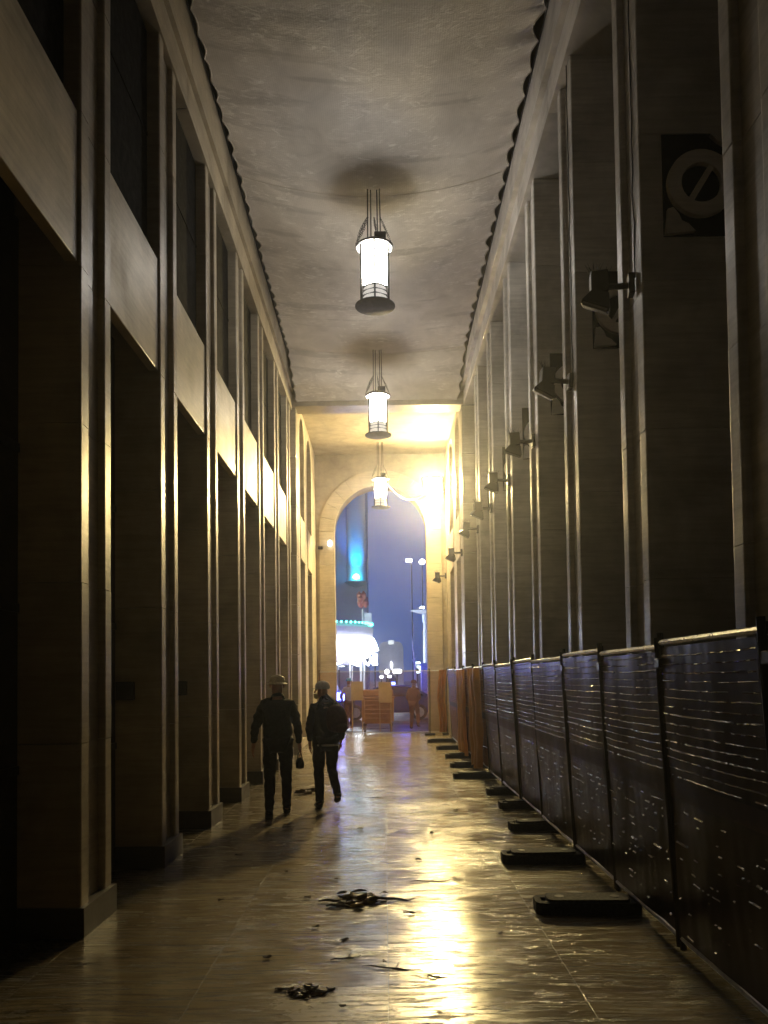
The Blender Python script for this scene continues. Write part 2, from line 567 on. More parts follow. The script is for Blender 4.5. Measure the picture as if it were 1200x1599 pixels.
ZS0, ZS1, ZBL = 4.64, 5.71, 7.93
left = thing('arcade_wall', 'tall pale stone wall on the left with piers, spandrel panels and stacked dark openings', 'wall', (XL, 8, 0))
NB = 7
hb = (ZBL - 0.2) / NB
lm = pier_block_mesh(hb - 0.005, 0.46, -1, STONE)
pl = MB().prism([[(0.46, -0.02), (-0.03, -0.02), (-0.03, 0.64), (0.46, 0.64)]], lambda u, v, t: (-u, v, t), 0, 0.2).mesh('plinth', PLINTH, 30)
PYL = [5.46 + 1.98 * (k - 1) for k in range(-2, 8)]
for yk in PYL:
    pe = empty_part('pier', left, (0, yk - 8, 0))
    for b in range(NB):
        put('stone_block', lm, pe, (random.uniform(-.0015, .0015), 0, 0.2 + b * hb))
    put('plinth', pl, pe)
for i, yk in enumerate(PYL):
    ya = yk + 0.62
    yb = PYL[i + 1] if i + 1 < len(PYL) else YP0
    fbox('spandrel', SPAN, left, XL - 0.11, XL - 0.022, ya + 0.002, yb - 0.002, ZS0, ZS1, b=0.008)
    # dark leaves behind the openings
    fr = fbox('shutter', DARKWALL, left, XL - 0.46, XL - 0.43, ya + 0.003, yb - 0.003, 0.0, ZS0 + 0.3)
    if yb - ya > 0.8:
        ym = (ya + yb) / 2
        for zz in (1.1, 2.2, 3.3):
            fbox('rail', STEEL, fr, XL - 0.43, XL - 0.41, ya + 0.02, yb - 0.02, zz, zz + 0.06)
        fbox('stile', STEEL, fr, XL - 0.43, XL - 0.405, ym - 0.03, ym + 0.03, 0.02, ZS0)
    wf = fbox('window', SHUT, left, XL - 0.15, XL - 0.12, ya + 0.003, yb - 0.003, ZS1 - 0.3, ZBL - 0.002)
    if yb - ya > 0.8:
        fbox('transom', SHUT, wf, XL - 0.12, XL - 0.112, ya + 0.01, yb - 0.01, 6.9, 6.93)
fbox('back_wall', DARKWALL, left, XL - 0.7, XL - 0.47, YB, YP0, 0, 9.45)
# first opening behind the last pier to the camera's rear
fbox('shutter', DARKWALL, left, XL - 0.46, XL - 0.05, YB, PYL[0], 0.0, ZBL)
y = YB
while y < YP0 - 0.01:
    y2 = min(y + 1.98, YP0)
    fbox('lintel', STONE, left, XL - 0.44, XL + 0.02, y + 0.0015, y2 - 0.0015, ZBL, 8.3, b=0.006)
    fbox('cornice', STONE, left, XL - 0.44, XL + 0.07, y + 0.0015, y2 - 0.0015, 8.302, 9.44, b=0.003)
    y = y2

# ------------------------------------------------------------------ right arcade wall
right = thing('arcade_wall', 'tall dim stone wall on the right with deep piers bearing ring ornaments', 'wall', (XR, 8, 0))
ZBR = 8.0
NBR = 7
hbr = (ZBR - 0.2) / NBR
DR = 1.0
rm = pier_block_mesh(hbr - 0.005, DR, 1, STONE_R)
plr = MB().prism([[(DR, -0.02), (-0.03, -0.02), (-0.03, 0.64), (DR, 0.64)]], lambda u, v, t: (u, v, t), 0, 0.2).mesh('plinth', PLINTH, 30)
PYR = [5.86 + 2.02 * (k - 1) for k in range(-2, 7)]
# ornament: flat black plate painted as the shade of a recess, with a stone ring, a diagonal bar and two leaf corners, facing the camera
def ring_mesh():
    mb = MB()
    n = 40
    o = [(0.25 * math.cos(2 * PI * i / n), 0.25 * math.sin(2 * PI * i / n)) for i in range(n)]
    h = [(0.15 * math.cos(2 * PI * i / n), 0.15 * math.sin(2 * PI * i / n)) for i in range(n)]
    mb.prism([o, h], lambda u, v, t: (u, t, v), -0.045, 0)
    return mb.mesh('ring', RINGSTONE, 40)
def bar_mesh():
    mb = MB()
    mb.box(-0.022, 0.022, -0.03, 0, -0.16, 0.16, 0.006, Matrix.Rotation(R(32), 4, 'Y'))
    return mb.mesh('diagonal_bar', RINGSTONE)
def leaf_mesh(s):
    mb = MB()
    pts = [(0, 0), (0.22, 0.02), (0.17, 0.075), (0.12, 0.10), (0.10, 0.15), (0.06, 0.20), (0.02, 0.19)]
    if s < 0:
        pts = [(-u, -v) for u, v in pts]
    mb.prism([pts], lambda u, v, t: (u, t, v), -0.035, 0)
    return mb.mesh('leaf', STONE_R)
RINGSTONE = stone('ring_stone', (0.70, 0.66, 0.58), rough=(0.5, 0.7), vary=0.05, stain=0.2)
RING, BAR, LF1, LF2 = ring_mesh(), bar_mesh(), leaf_mesh(1), leaf_mesh(-1)
RECESS_SHADE = MB().box(0, 0.58, -0.006, 0, 0, 0.78).mesh('recess_shade', plain('recess_shade_black', (0.006, 0.006, 0.006), 1.0, spec=0.02))
for yk in PYR:
    pe = empty_part('pier', right, (0, yk - 8, 0))
    for b in range(NBR):
        put('stone_block', rm, pe, (random.uniform(-.0015, .0015), 0, 0.2 + b * hbr))
    put('plinth', plr, pe)
    x0, z0 = 0.165, 4.98
    put('recess_shade', RECESS_SHADE, pe, (x0, -0.001, z0))
    put('ring', RING, pe, (x0 + 0.275, -0.008, z0 + 0.385))
    put('diagonal_bar', BAR, pe, (x0 + 0.275, -0.008, z0 + 0.385))
    put('leaf', LF1, pe, (x0 + 0.004, -0.008, z0 + 0.004))
    put('leaf', LF2, pe, (x0 + 0.576, -0.008, z0 + 0.776))
fbox('back_wall', DARKWALL, right, XR + DR, XR + DR + 0.25, YB, YP0, 0, 9.45)
fbox('shutter', DARKWALL, right, XR + 0.05, XR + DR, YB, PYR[0], 0, ZBR)
y = YB
while y < YP0 - 0.01:
    y2 = min(y + 2.02, YP0)
    fbox('lintel', STONE_R, right, XR - 0.05, XR + DR - 0.002, y + 0.0015, y2 - 0.0015, ZBR, 8.34, b=0.002)
    fbox('cornice', STONE_R, right, XR - 0.12, XR + DR - 0.002, y + 0.0015, y2 - 0.0015, 8.342, 9.44, b=0.002)
    y = y2

# ------------------------------------------------------------------ ceiling net
net = thing('ceiling_net', 'grey safety net slung across the whole ceiling, scalloped where it is tied at both edges', 'net', (0, 8, 8.8))
XN0, XN1, ZN = -1.97, 1.82, 8.84
Y0N, Y1N = YB + 0.1, 18.24
def net_z(u, y):
    s = 4 * u * (1 - u)
    dip = (0.30 if y < 10.8 else max(0.10, 0.30 - 0.03 * (y - 10.8))) + 0.02 * math.sin(y * 1.1 + 0.6) + 0.006 * math.sin(y * 3.1) + 0.02 * noise.noise(Vector((u * 1.5, y * 0.7, 9))) + 0.05 * math.exp(-((y - 10.8) / 0.9) ** 2) + 0.03 * math.exp(-((y - 16.4) / 0.8) ** 2)
    z = ZN - 0.018 * (y - 8.6) - dip * s
    z += 0.010 * s * noise.noise(Vector((u * 3, y * 0.8, 0.0))) + 0.0025 * noise.noise(Vector((u * 14, y * 3.5, 3.0)))
    # transverse seams pulled tight
    for ys_ in (10.95, 16.6, 6.7, 3.0):
        z += 0.012 * math.exp(-abs(y - ys_) / 0.06) * s
    if y > 16.6:            # the last strip is drawn down to the lip of the cross beam
        f = (y - 16.6) / (18.24 - 16.6)
        z = z * (1 - f) + 8.125 * f + 0.02 * math.sin(PI * f) * math.sin(9 * f)
    return z
def net_pt(i, j, nu, nv):
    y = Y0N + (Y1N - Y0N) * j / nv
    u = i / nu
    a = 0.055 * (abs(math.sin(PI * y / 0.33)) ** 0.8) * (1 + 0.8 * noise.noise(Vector((0, y * 1.7, 1))))
    b = 0.07 * (abs(math.sin(PI * (y + 0.1) / 0.42)) ** 0.8) * (1 + 0.8 * noise.noise(Vector((5, y * 1.7, 1))))
    return (XN0 + (XN1 - XN0) * u + a * (1 - u) ** 14 - b * u ** 14, y, net_z(u, y) - 0.02 * (1 - 4 * u * (1 - u)) ** 8 * abs(math.sin(PI * y / 0.33)))
nu, nv = 44, 520
mb = MB()
mb.add([net_pt(i, j, nu, nv) for j in range(nv + 1) for i in range(nu + 1)],
       [(j * (nu + 1) + i, j * (nu + 1) + i + 1, (j + 1) * (nu + 1) + i + 1, (j + 1) * (nu + 1) + i) for j in range(nv) for i in range(nu)])
mb.build('net_sheet', NETTING, net, smooth=80)
for i in (0, nu):
    mb = MB()
    mb.tube([net_pt(i, j, nu, nv) for j in range(0, nv + 1)], 0.009, 5)
    mb.build('scalloped_hem', HEM, net, smooth=80)
for xx in (XN0 - 0.012, XN1 + 0.012):
    MB().tube([(xx, Y0N, ZN - 0.018 * (Y0N - 8.6)), (xx, 16.6, ZN - 0.018 * 8.0)], 0.008, 6).build('edge_cable', STEEL, net)
for ys_ in (6.7, 10.95, 16.6):
    MB().tube([(net_pt(i, 0, nu, nv)[0], ys_, net_z(i / nu, ys_) - 0.012) for i in range(nu + 1)], 0.004, 5).build('seam', STRIP, net, smooth=80)


# ------------------------------------------------------------------ portal beam and end bay
portal = thing('portal_beam', 'plain plastered beam crossing the passage above the second lantern', 'beam', (0, YP0, 8.02))
fbox('beam_face', SPAN, portal, XL + 0.0, XR, YP0, YP1, 8.12, 9.7)
fbox('beam_lip', STONE, portal, XL, XR, YP0 - 0.03, YP1 + 0.02, 8.02, 8.117, b=0.01)
for s, x in ((-1, XL), (1, XR)):
    a, b = (x - 0.6, x + 0.10) if s < 0 else (x - 0.10, x + 0.9)
    for q in range(7):
        fbox('jamb_block', STONE, portal, a, b, YP0 + 0.001, YP1 - 0.001, q * 8.018 / 7 + 0.001, (q + 1) * 8.018 / 7 - 0.002, b=0.018)

def arch_pts(c, w, z0, zs, n=18):
    """closed loop: straight sides from z0 up to springing zs, semicircle above"""
    r = w / 2
    p = [(c - r, z0), (c + r, z0)]
    for i in range(n + 1):
        a = PI * i / n
        p.append((c + r * math.cos(a), zs + r * math.sin(a)))
    return p

ZV = 8.66
for s, x, nm in ((-1, XL, 'left'), (1, XR, 'right')):
    side = thing('end_bay_wall', 'pale wall of the end bay on the %s with two round-headed niches' % nm, 'wall', (x, 21.7, 0))
    outer = [(YP1 + 0.001, 0), (YA0 - 0.001, 0), (YA0 - 0.001, ZV), (YP1 + 0.001, ZV)]
    holes = []
    for c, wv in ((20.6, 1.15), (22.55, 1.3)):
        holes.append(arch_pts(c, wv, 5.85, 8.48 - wv / 2))
        holes.append([(c - wv / 2, 0.2), (c + wv / 2, 0.2), (c + wv / 2, 4.75), (c - wv / 2, 4.75)])
    mb = MB().prism([outer] + holes, lambda u, v, t: (x + s * t, u, v), 0, 0.4)
    mb.build('niche_wall', SPAN, side)
    fbox('back_wall', DARKWALL, side, min(x + s * 0.402, x + s * 0.6), max(x + s * 0.402, x + s * 0.6), YP1 + .001, YA0 - .001, 0, ZV)
    for c, wv in ((20.6, 1.15), (22.55, 1.3)):
        xa, xb = sorted((x - s * 0.02, x + s * 0.02))
        fbox('spandrel', SPAN, side, xa, xb, c - wv / 2 - 0.02, c + wv / 2 + 0.02, 4.76, 5.84, b=0.008)
        xa, xb = sorted((x + s * 0.33, x + s * 0.36))
        fbox('window', DGLASS, side, xa, xb, c - wv / 2 - .02, c + wv / 2 + .02, 5.8, 8.5)
        fbox('shutter', DARKWALL, side, xa, xb, c - wv / 2 - .02, c + wv / 2 + .02, 0.21, 4.74)
vc = tag(MB().box(-3.2, 3.2, YP1 + 0.001, YA0 - 0.001, ZV + 0.002, ZV + 0.25).build('end_bay_ceiling', PLASTER), kind='structure')

CX, RI, ZSP = -0.07, 1.43, 6.27
endw = thing('arch_wall', 'end wall of the passage pierced by one tall round arch', 'wall', (CX, YA0, 0))
outer = [(-3.2, 0), (CX - RI, 0)] + [(CX + RI * math.cos(PI - PI * i / 40), ZSP + RI * math.sin(PI * i / 40)) for i in range(41)] + [(CX + RI, 0), (3.2, 0), (3.2, 12), (-3.2, 12)]
MB().prism([outer], lambda u, v, t: (u, t, v), YA0, YA1).build('wall', PLASTER, endw)
RO = 1.88
nvs = 13
for i in range(nvs):
    a0, a1 = PI * i / nvs + 0.003, PI * (i + 1) / nvs - 0.003
    lp = [(CX + (RI - 0.02) * math.cos(a0 + (a1 - a0) * q / 5), ZSP + (RI - 0.02) * math.sin(a0 + (a1 - a0) * q / 5)) for q in range(6)]
    lp += [(CX + RO * math.cos(a1 + (a0 - a1) * q / 5), ZSP + RO * math.sin(a1 + (a0 - a1) * q / 5)) for q in range(6)]
    MB().prism([lp], lambda u, v, t: (u, t, v), YA0 - 0.07, YA0 - 0.001).build('voussoir', ARCHSTONE, endw)
for s in (-1, 1):
    for q in range(6):
        xa, xb = sorted((CX + s * (RI - 0.02), CX + s * RO))
        fbox('jamb_block', ARCHSTONE, endw, xa, xb, YA0 - 0.07, YA0 - 0.001, q * ZSP / 6 + 0.001, (q + 1) * ZSP / 6 - 0.004, b=0.006)
# unseen wall extensions added so that no sky leaks past the arcade
fbox('sky_stop_side', PLASTER, endw, -9, -3.21, YA0, YA1, 0, 12)
fbox('sky_stop_side', PLASTER, endw, 3.21, 9, YA0, YA1, 0, 12)

# ------------------------------------------------------------------ lanterns
def make_lantern():
    t = thing('lantern', '', 'lantern')
    # local origin: centre of the base plate's underside
    rb, H = 0.275, 1.0
    MB().lathe([(0.02, -0.03), (0.16, -0.02), (rb, 0.0), (rb, 0.016), (0.2, 0.028), (0.02, 0.03)], 32).build('base_plate', IRON, t, local=True)
    MB().lathe([(0.05, 0.985), (0.25, 0.955), (0.265, 0.93), (0.265, 0.945), (0.19, 1.0), (0.06, 1.04), (0.02, 1.045)], 32).build('cap', IRON, t, local=True)
    MB().lathe([(0.02, 0.972), (0.22, 0.950), (0.243, 0.930), (0.243, 0.924), (0.02, 0.962)], 32).build('reflector', WHITEMETAL, t, local=True)
    for k in range(6):
        a = 2 * PI * k / 6 + R(30)
        x, y_ = 0.216 * math.cos(a), 0.216 * math.sin(a)
        MB().box(x - 0.013, x + 0.013, y_ - 0.013, y_ + 0.013, 0.03, 0.93).build('bar', IRON, t, local=True)
        a2 = a + 2 * PI / 6
        x2, y2 = 0.205 * math.cos(a2), 0.205 * math.sin(a2)
        mx, my = (x + x2) / 2, (y_ + y2) / 2
        M = Matrix.Translation((mx, my, 0.48)) @ Matrix.Rotation(math.atan2(y2 - y_, x2 - x), 4, 'Z')
        MB().box(-0.088, 0.088, -0.002, 0.002, -0.43, 0.43, M=M).build('glass_pane', GLASS, t, local=True)
    for z in (0.13, 0.2, 0.27):
        MB().lathe([(0.196, z), (0.199, z), (0.199, z + 0.008), (0.196, z + 0.008)], 6, M=Matrix.Rotation(R(30), 4, 'Z')).build('glazing_ring', IRON, t, local=True)
    MB().lathe([(0.17, 0.035), (0.168, 0.10), (0.165, 0.2), (0.155, 0.30)], 24).build('frosted_lower_glass', emit('frosted_glow', (1.0, 0.95, 0.88), 0.75), t, local=True)
    MB().lathe([(0.06, 0.301), (0.15, 0.32), (0.168, 0.45), (0.175, 0.60), (0.170, 0.76), (0.155, 0.87), (0.05, 0.915)], 24).build('diffuser', LAMP_E, t, local=True)
    for x in (-0.09, -0.045, 0.045, 0.085):
        MB().tube([(x, 0.02 if abs(x) < 0.06 else -0.03, 1.0), (x * 0.9, 0.0, 2.6)], 0.0095, 6).build('hanging_rod', IRON, t, local=True)
    MB().box(0.0, 0.16, -0.1, 0.06, 1.03, 1.14, 0.012).build('junction_box', IRON, t, local=True)
    # stay chains from rods to the rim, links modelled as short twisted rings
    for (x0, y0, x1, y1, fat) in ((-0.09, 0, -0.25, 0.0, 1.0), (0.085, 0, 0.25, 0.05, 0.5), (0.0, 0.0, 0.03, -0.25, 0.45)):
        mb = MB()
        n = 26
        for i in range(n):
            f = i / (n - 1)
            c = Vector((x0 + (x1 - x0) * f, y0 + (y1 - y0) * f, 1.42 - 0.42 * f))
            rr = 0.012 * fat + 0.024 * fat * math.sin(PI * min(1, f * 1.1)) ** 1.0
            ring = [c + Matrix.Rotation(i * 1.3, 3, 'Z') @ Vector((rr * math.cos(q * PI / 3), 0.3 * rr * math.sin(q * 2.1), rr * 0.9 * math.sin(q * PI / 3))) for q in range(7)]
            mb.tube(ring, 0.0035, 4, cap=False)
        mb.build('stay_chain', IRON, t, local=True)
    return t
lan = make_lantern()
LZ = 6.70
for i, (x, y_, lab) in enumerate((
        (-0.06, 10.8, 'nearest and largest lit hexagonal iron lantern hanging from the net ceiling'),
        (-0.06, 16.4, 'middle lit iron lantern hanging just in front of the plastered cross beam'),
        (-0.04, 23.2, 'smallest lit lantern hanging in front of the crown of the far arch'))):
    o = lan if i == 0 else copy_tree(lan)
    o.location = (x, y_, (6.81, 6.74, 6.70)[i])
    o.scale = (1, 1, 0.88)
    o['label'] = lab
    o['group'] = 'lanterns hanging along the passage'
# third lantern hangs from the lower end-bay ceiling: shorten its rods
for ch in o.children:
    if ch.name.startswith('hanging_rod'):
        ch.scale.z = 0.75
        ch.location.z = 0.25

# ------------------------------------------------------------------ the lit floodlight beside the arch
fl = thing('floodlight', 'glaring lit floodlight fixed high on the right beside the far arch', 'floodlight', (1.55, 24.15, 7.55))
MF = Matrix.Translation((0, 0, 0)) @ Matrix.Rotation(R(-7), 4, 'Z') @ Matrix.Rotation(R(34), 4, 'X')
MB().box(-0.34, 0.34, 0.0, 0.12, -0.26, 0.26, 0.015, MF).build('housing', STEEL, fl, local=True)
for k in range(7):
    MB().box(-0.22 + 0.07 * k, -0.205 + 0.07 * k, 0.121, 0.17, -0.2, 0.2, 0, MF).build('cooling_fin', STEEL, fl, local=True)
MB().box(-0.25, 0.25, -0.012, -0.002, -0.23, 0.23, 0, MF).build('lit_glass', FLOOD_E, fl, local=True)
MB().tube([MF @ Vector((-0.35, 0.05, 0)), (-0.36, 0.2, -0.05), (-0.36, 0.35, -0.05), (0.34, 0.35, -0.05), (0.34, 0.2, -0.05), MF @ Vector((0.35, 0.05, 0))], 0.014, 6).build('yoke', STEEL, fl, local=True)
mb = MB()
pts = []
for i in range(30):
    f = i / 29
    pts.append((1.3 - 1.25 * f, YA0 - 0.12 - 1.2 * f * f, 7.35 - 0.28 * math.sin(PI * f) + 0.2 * f))
mb.tube(pts, 0.018, 6)
tag(mb.build('cable', WHITEMETAL), 'white cable sagging between the lit floodlight and the farthest lantern', 'cable')

# ------------------------------------------------------------------ unlit wall spotlights on the right piers
SPOTGLASS = plain('spotlight_glass', (0.5, 0.5, 0.5), 0.2, 0.6, 8, 0.3)
def make_spot():
    t = thing('spotlight', '', 'spotlight')
    MB().box(-0.05, 0.0, -0.06, 0.06, -0.09, 0.09, 0.006).build('wall_plate', BLACK, t, local=True)
    MB().tube([(-0.02, 0, 0), (-0.12, 0, 0.0), (-0.25, 0, 0.01)], 0.028, 8).build('bracket', BLACK, t, local=True)
    MB().box(-0.37, -0.22, -0.09, 0.09, -0.06, 0.13, 0.012).build('gear_box', BLACK, t, local=True)
    M = Matrix.Translation((-0.30, 0, -0.085)) @ Matrix.Rotation(R(24), 4, 'Y') @ Matrix.Rotation(R(19), 4, 'X')
    mb = MB()
    top = [(-0.07, -0.08, 0.06), (0.07, -0.08, 0.06), (0.07, 0.08, 0.06), (-0.07, 0.08, 0.06)]
    bot = [(-0.125, -0.13, -0.055), (0.125, -0.13, -0.055), (0.125, 0.13, -0.055), (-0.125, 0.13, -0.055)]
    bo2 = [(x, y_, -0.09) for x, y_, z in bot]
    mb.add([M @ Vector(v) for v in top + bot + bo2],
           [(0, 1, 2, 3), (0, 1, 5, 4), (1, 2, 6, 5), (2, 3, 7, 6), (3, 0, 4, 7), (4, 5, 9, 8), (5, 6, 10, 9), (6, 7, 11, 10), (7, 4, 8, 11), (8, 9, 10, 11)])
    mb.build('head', BLACK, t, local=True)
    MB().box(-0.11, 0.11, -0.142, -0.131, -0.088, -0.07, 0, M).build('trim', SPOTGLASS, t, local=True)
    MB().box(-0.112, 0.112, -0.118, 0.118, -0.1, -0.089, 0, M).build('lens', SPOTGLASS, t, local=True)
    mb = MB()
    rr = random.Random(4)
    for k in range(26):
        b = Vector((rr.uniform(-0.38, -0.20), rr.uniform(-0.08, 0.08), 0.12))
        mb.tube([b, b + Vector((rr.uniform(-0.05, 0.05), rr.uniform(-0.04, 0.04), rr.uniform(0.06, 0.12)))], [0.002, 0.001], 3)
    mb.build('bird_spikes', STEEL, t, local=True)
    return t
spot = make_spot()
names = ['first', 'second', 'third', 'fourth', 'fifth', 'sixth']
for i in range(6):
    o = spot if i == 0 else copy_tree(spot)
    o.location = (XR - 0.001, PYR[3 + i] + 0.2, 4.72 - 0.0 * i)
    o.rotation_euler = (0, R(random.uniform(-5, 5)), R(random.uniform(-10, 10)))
    o.scale = (0.88, 0.88, 0.88)
    o['label'] = ('nearest black unlit spotlight with bird spikes, on the closest right-hand pier' if i == 0
                  else 'unlit black spotlight on the %s right-hand pier counted from the camera' % names[i])
    o['group'] = 'spotlights on the right-hand piers'
for (x, y_, z, lab) in ((XR - 0.101, 18.55, 4.62, 'unlit spotlight on the right jamb of the cross beam portal'),
                        (XR - 0.1, 23.4, 4.7, 'farthest unlit spotlight, beside the right jamb of the end arch')):
    o = copy_tree(spot)
    o.location = (x, y_, z)
    o['label'] = lab
    o['group'] = 'spotlights on the right-hand piers'
# thin cables clipped to the right wall
for yk, z1, lab in ((PYR[3] + 0.1, 8.0, 'thin black cable running down the nearest right-hand pier'),
                    (PYR[4] + 0.1, 8.0, 'thin black cable running down the second right-hand pier')):
    pts = [(XR - 0.006 - 0.004 * noise.noise(Vector((0, yk, q * 0.7))), yk + 0.05 + 0.03 * noise.noise(Vector((q * 0.5, yk, 2))), 4.75 + (z1 - 4.75) * q / 24) for q in range(25)]
    tag(MB().tube(pts, 0.006, 5).build('cable', BLACK), lab, 'cable')

# small black boxes and camera
for yk, lab in ((PYL[4], 'small black box on the side of the second left-hand pier'), (PYL[5], 'small black box on the side of the third left-hand pier')):
    t = thing('socket_box', lab, 'box', (XL - 0.33, yk, 1.55), group='black boxes on the left piers')
    MB().box(-0.085, 0.085, -0.05, -0.001, 0, 0.17, 0.008).build('casing', BLACK, t, local=True)
    MB().box(-0.06, 0.06, -0.058, -0.051, 0.03, 0.14, 0.003).build('flap', BLACK, t, local=True)
t = thing('security_camera', 'small dark security camera on the left side of the end arch', 'camera', (-1.93, YA0 - 0.001, 5.75))
MB().box(-0.03, 0.03, -0.03, 0, -0.04, 0.04, 0.004).build('mount', STEEL, t, local=True)
MB().tube([(0, -0.02, 0), (0, -0.12, -0.02)], 0.012, 6).build('arm', STEEL, t, local=True)
MB().box(-0.05, 0.09, -0.22, -0.1, -0.05, 0.04, 0.01).build('body', STEEL, t, local=True)
t = thing('wall_lamp', 'tiny white lamp on the left jamb of the far arch', 'lamp', (-1.62, YA0 - 0.07, 5.88))
MB().lathe([(0.02, 0.0), (0.06, 0.03), (0.07, 0.1), (0.05, 0.17), (0.02, 0.19)], 12, c=(0, -0.08, -0.09)).build('globe', emit('wall_lamp_glow', (1, .95, .85), 6), t, local=True)
MB().box(-0.02, 0.02, -0.06, 0, 0.08, 0.11).build('arm', STEEL, t, local=True)

# ------------------------------------------------------------------ fence along the right wall
def lean_x(z):
    return 1.80 - 0.10 * z / 2.0
BOUND = [2.15, 3.55, 4.92, 6.27, 7.6, 9.2, 10.6, 12.2, 13.7, 15.4, 17.2, 19.3, 21.4]
ordn = ['nearest', 'second', 'third', 'fourth', 'fifth', 'sixth', 'seventh', 'eighth', 'ninth', 'tenth', 'eleventh', 'twelfth']
def fence_panel(y0, y1, i):
    t = thing('mesh_fence', '%s dark mesh fence panel from the camera in the row along the right wall' % ordn[i], 'fence', (1.8, (y0 + y1) / 2, 0), 'fence panels along the right wall')
    zt, zb = 1.90 + (0.015 if i % 2 else -0.01), 0.13
    dx = random.uniform(-0.015, 0.015)
    P = lambda y_, z, o=0.0: (lean_x(z) + dx + o, y_, z)
    MB().tube([P(y0 + 0.03, zt), P(y1 - 0.03, zt)], 0.019, 8).build('top_rail', GALV, t)
    MB().tube([P(y0 + 0.03, zb), P(y1 - 0.03, zb)], 0.019, 8).build('bottom_rail', GALV, t)
    for yy in (y0 + 0.03, y1 - 0.03):
        MB().tube([P(yy, 0.06), P(yy, zt + 0.06)], 0.021, 8).build('post', STEEL, t)
    sheet_o = lambda yy, z: -0.012 + 0.014 * noise.noise(Vector((yy * 2.2, z * 1.3, i))) + 0.003 * noise.noise(Vector((yy * 11, z * 9, i)))
    mb = MB()
    n = max(8, int((y1 - y0) * (48 if i < 6 else 20)))
    k = 0
    z = zb + 0.05
    rr = random.Random(i)
    while z < zt - 0.04:
        if not 0.95 < z < 1.1:
            ph = rr.uniform(0, 10)
            h = rr.uniform(0.007, 0.011)
            vs = []
            tl = rr.uniform(-0.004, 0.006)
            for j in range(n + 1):
                yy = y0 + 0.05 + (y1 - y0 - 0.1) * j / n
                o = sheet_o(yy, z) - 0.004
                dz = 0.004 * noise.noise(Vector((yy * 2.5, z * 2, ph))) + 0.0025 * noise.noise(Vector((yy * 14, z * 5, ph))) - 0.006 * math.sin(PI * j / n)
                tt = tl + 0.006 * noise.noise(Vector((yy * 21, ph, 4)))
                for q in range(3):
                    vs.append(P(yy, z + dz + h * q / 2, o + (tt * (q - 1)) - (0.005 if q == 1 else 0)))
            fs = []
            for j in range(n):
                if noise.noise(Vector((y0 * 3 + j * 0.16, z * 31, ph))) + 0.5 * noise.noise(Vector((j * 0.5, z * 17, ph + 3))) < (-0.36 if z > 1.0 else 0.16 + 0.5 * (1.0 - z)):
                    continue
                for q in range(2):
                    fs.append((j * 3 + q, j * 3 + q + 1, (j + 1) * 3 + q + 1, (j + 1) * 3 + q))
            mb.add(vs, fs)
        z += 0.050 + rr.uniform(-0.003, 0.003)
    # the woven backing sheet behind the ribs
    sm = MB()
    m = 24
    vs = [P(y0 + 0.05 + (y1 - y0 - 0.1) * j / n, zb + 0.02 + (zt - zb - 0.05) * q / m, sheet_o(y0 + 0.05 + (y1 - y0 - 0.1) * j / n, zb + 0.02 + (zt - zb - 0.05) * q / m)) for j in range(n + 1) for q in range(m + 1)]
    sm.add(vs, [(j * (m + 1) + q, j * (m + 1) + q + 1, (j + 1) * (m + 1) + q + 1, (j + 1) * (m + 1) + q) for j in range(n) for q in range(m)])
    sm.build('backing_sheet', NET_DARK if i < 8 else NET_FAR, t, smooth=70)
    nn = mb.build('mesh_netting', NET, t, smooth=60)
    nn['kind'] = 'stuff'
    mb = MB()
    vs = []
    for j in range(n + 1):
        yy = y0 + 0.05 + (y1 - y0 - 0.1) * j / n
        o = -0.016 + 0.012 * noise.noise(Vector((yy * 2.2, 1.3, i)))
        vs += [P(yy, 0.985, o), P(yy, 1.095, o + 0.004 * noise.noise(Vector((yy * 6, 2, i))))]
    mb.add(vs, [(2 * j, 2 * j + 1, 2 * j + 3, 2 * j + 2) for j in range(n)])
    mb.build('middle_band', NET_BAND, t, smooth=60)
    # couplers at the post
    MB().box(lean_x(1.8) + dx - 0.03, lean_x(1.8) + dx + 0.03, y1 - 0.055, y1 + 0.03, 1.76, 1.82, 0.006).build('clamp', STEEL, t)
    return t
for i in range(12):
    fence_panel(BOUND[i], BOUND[i + 1], i)

# feet
def foot_mesh():
    mb = MB()
    out = [(-0.38, -0.07), (-0.355, -0.11), (-0.30, -0.12), (0.30, -0.12), (0.355, -0.11), (0.38, -0.07), (0.38, 0.07), (0.355, 0.11), (0.30, 0.12), (-0.30, 0.12), (-0.355, 0.11), (-0.38, 0.07)]
    slot = [(-0.335, -0.045), (-0.295, -0.045), (-0.295, 0.045), (-0.335, 0.045)]
    mb.prism([out, slot], lambda u, v, t: (u, v, t), 0, 0.085)
    mb.prism([[(u * 0.78, v * 0.84) for u, v in out]], lambda u, v, t: (u, v, t), 0.0851, 0.105)
    return mb.mesh('body', RUBBER)
foot = thing('rubber_block', '', 'fence foot')
put('body', foot_mesh(), foot)
for k, x in enumerate((-0.2, 0.2)):
    MB().lathe([(0.02, 0.105), (0.034, 0.105), (0.034, 0.108), (0.026, 0.108)], 12, c=(x, 0, 0)).build('socket', BLACK, foot, local=True)
feet = [(1.46, 5.92), (1.45, 7.5), (1.76, 9.08), (1.86, 10.55), (1.86, 11.85), (1.53, 13.75), (1.62, 15.4), (1.66, 17.2), (1.6, 19.2), (1.5, 21.3)]
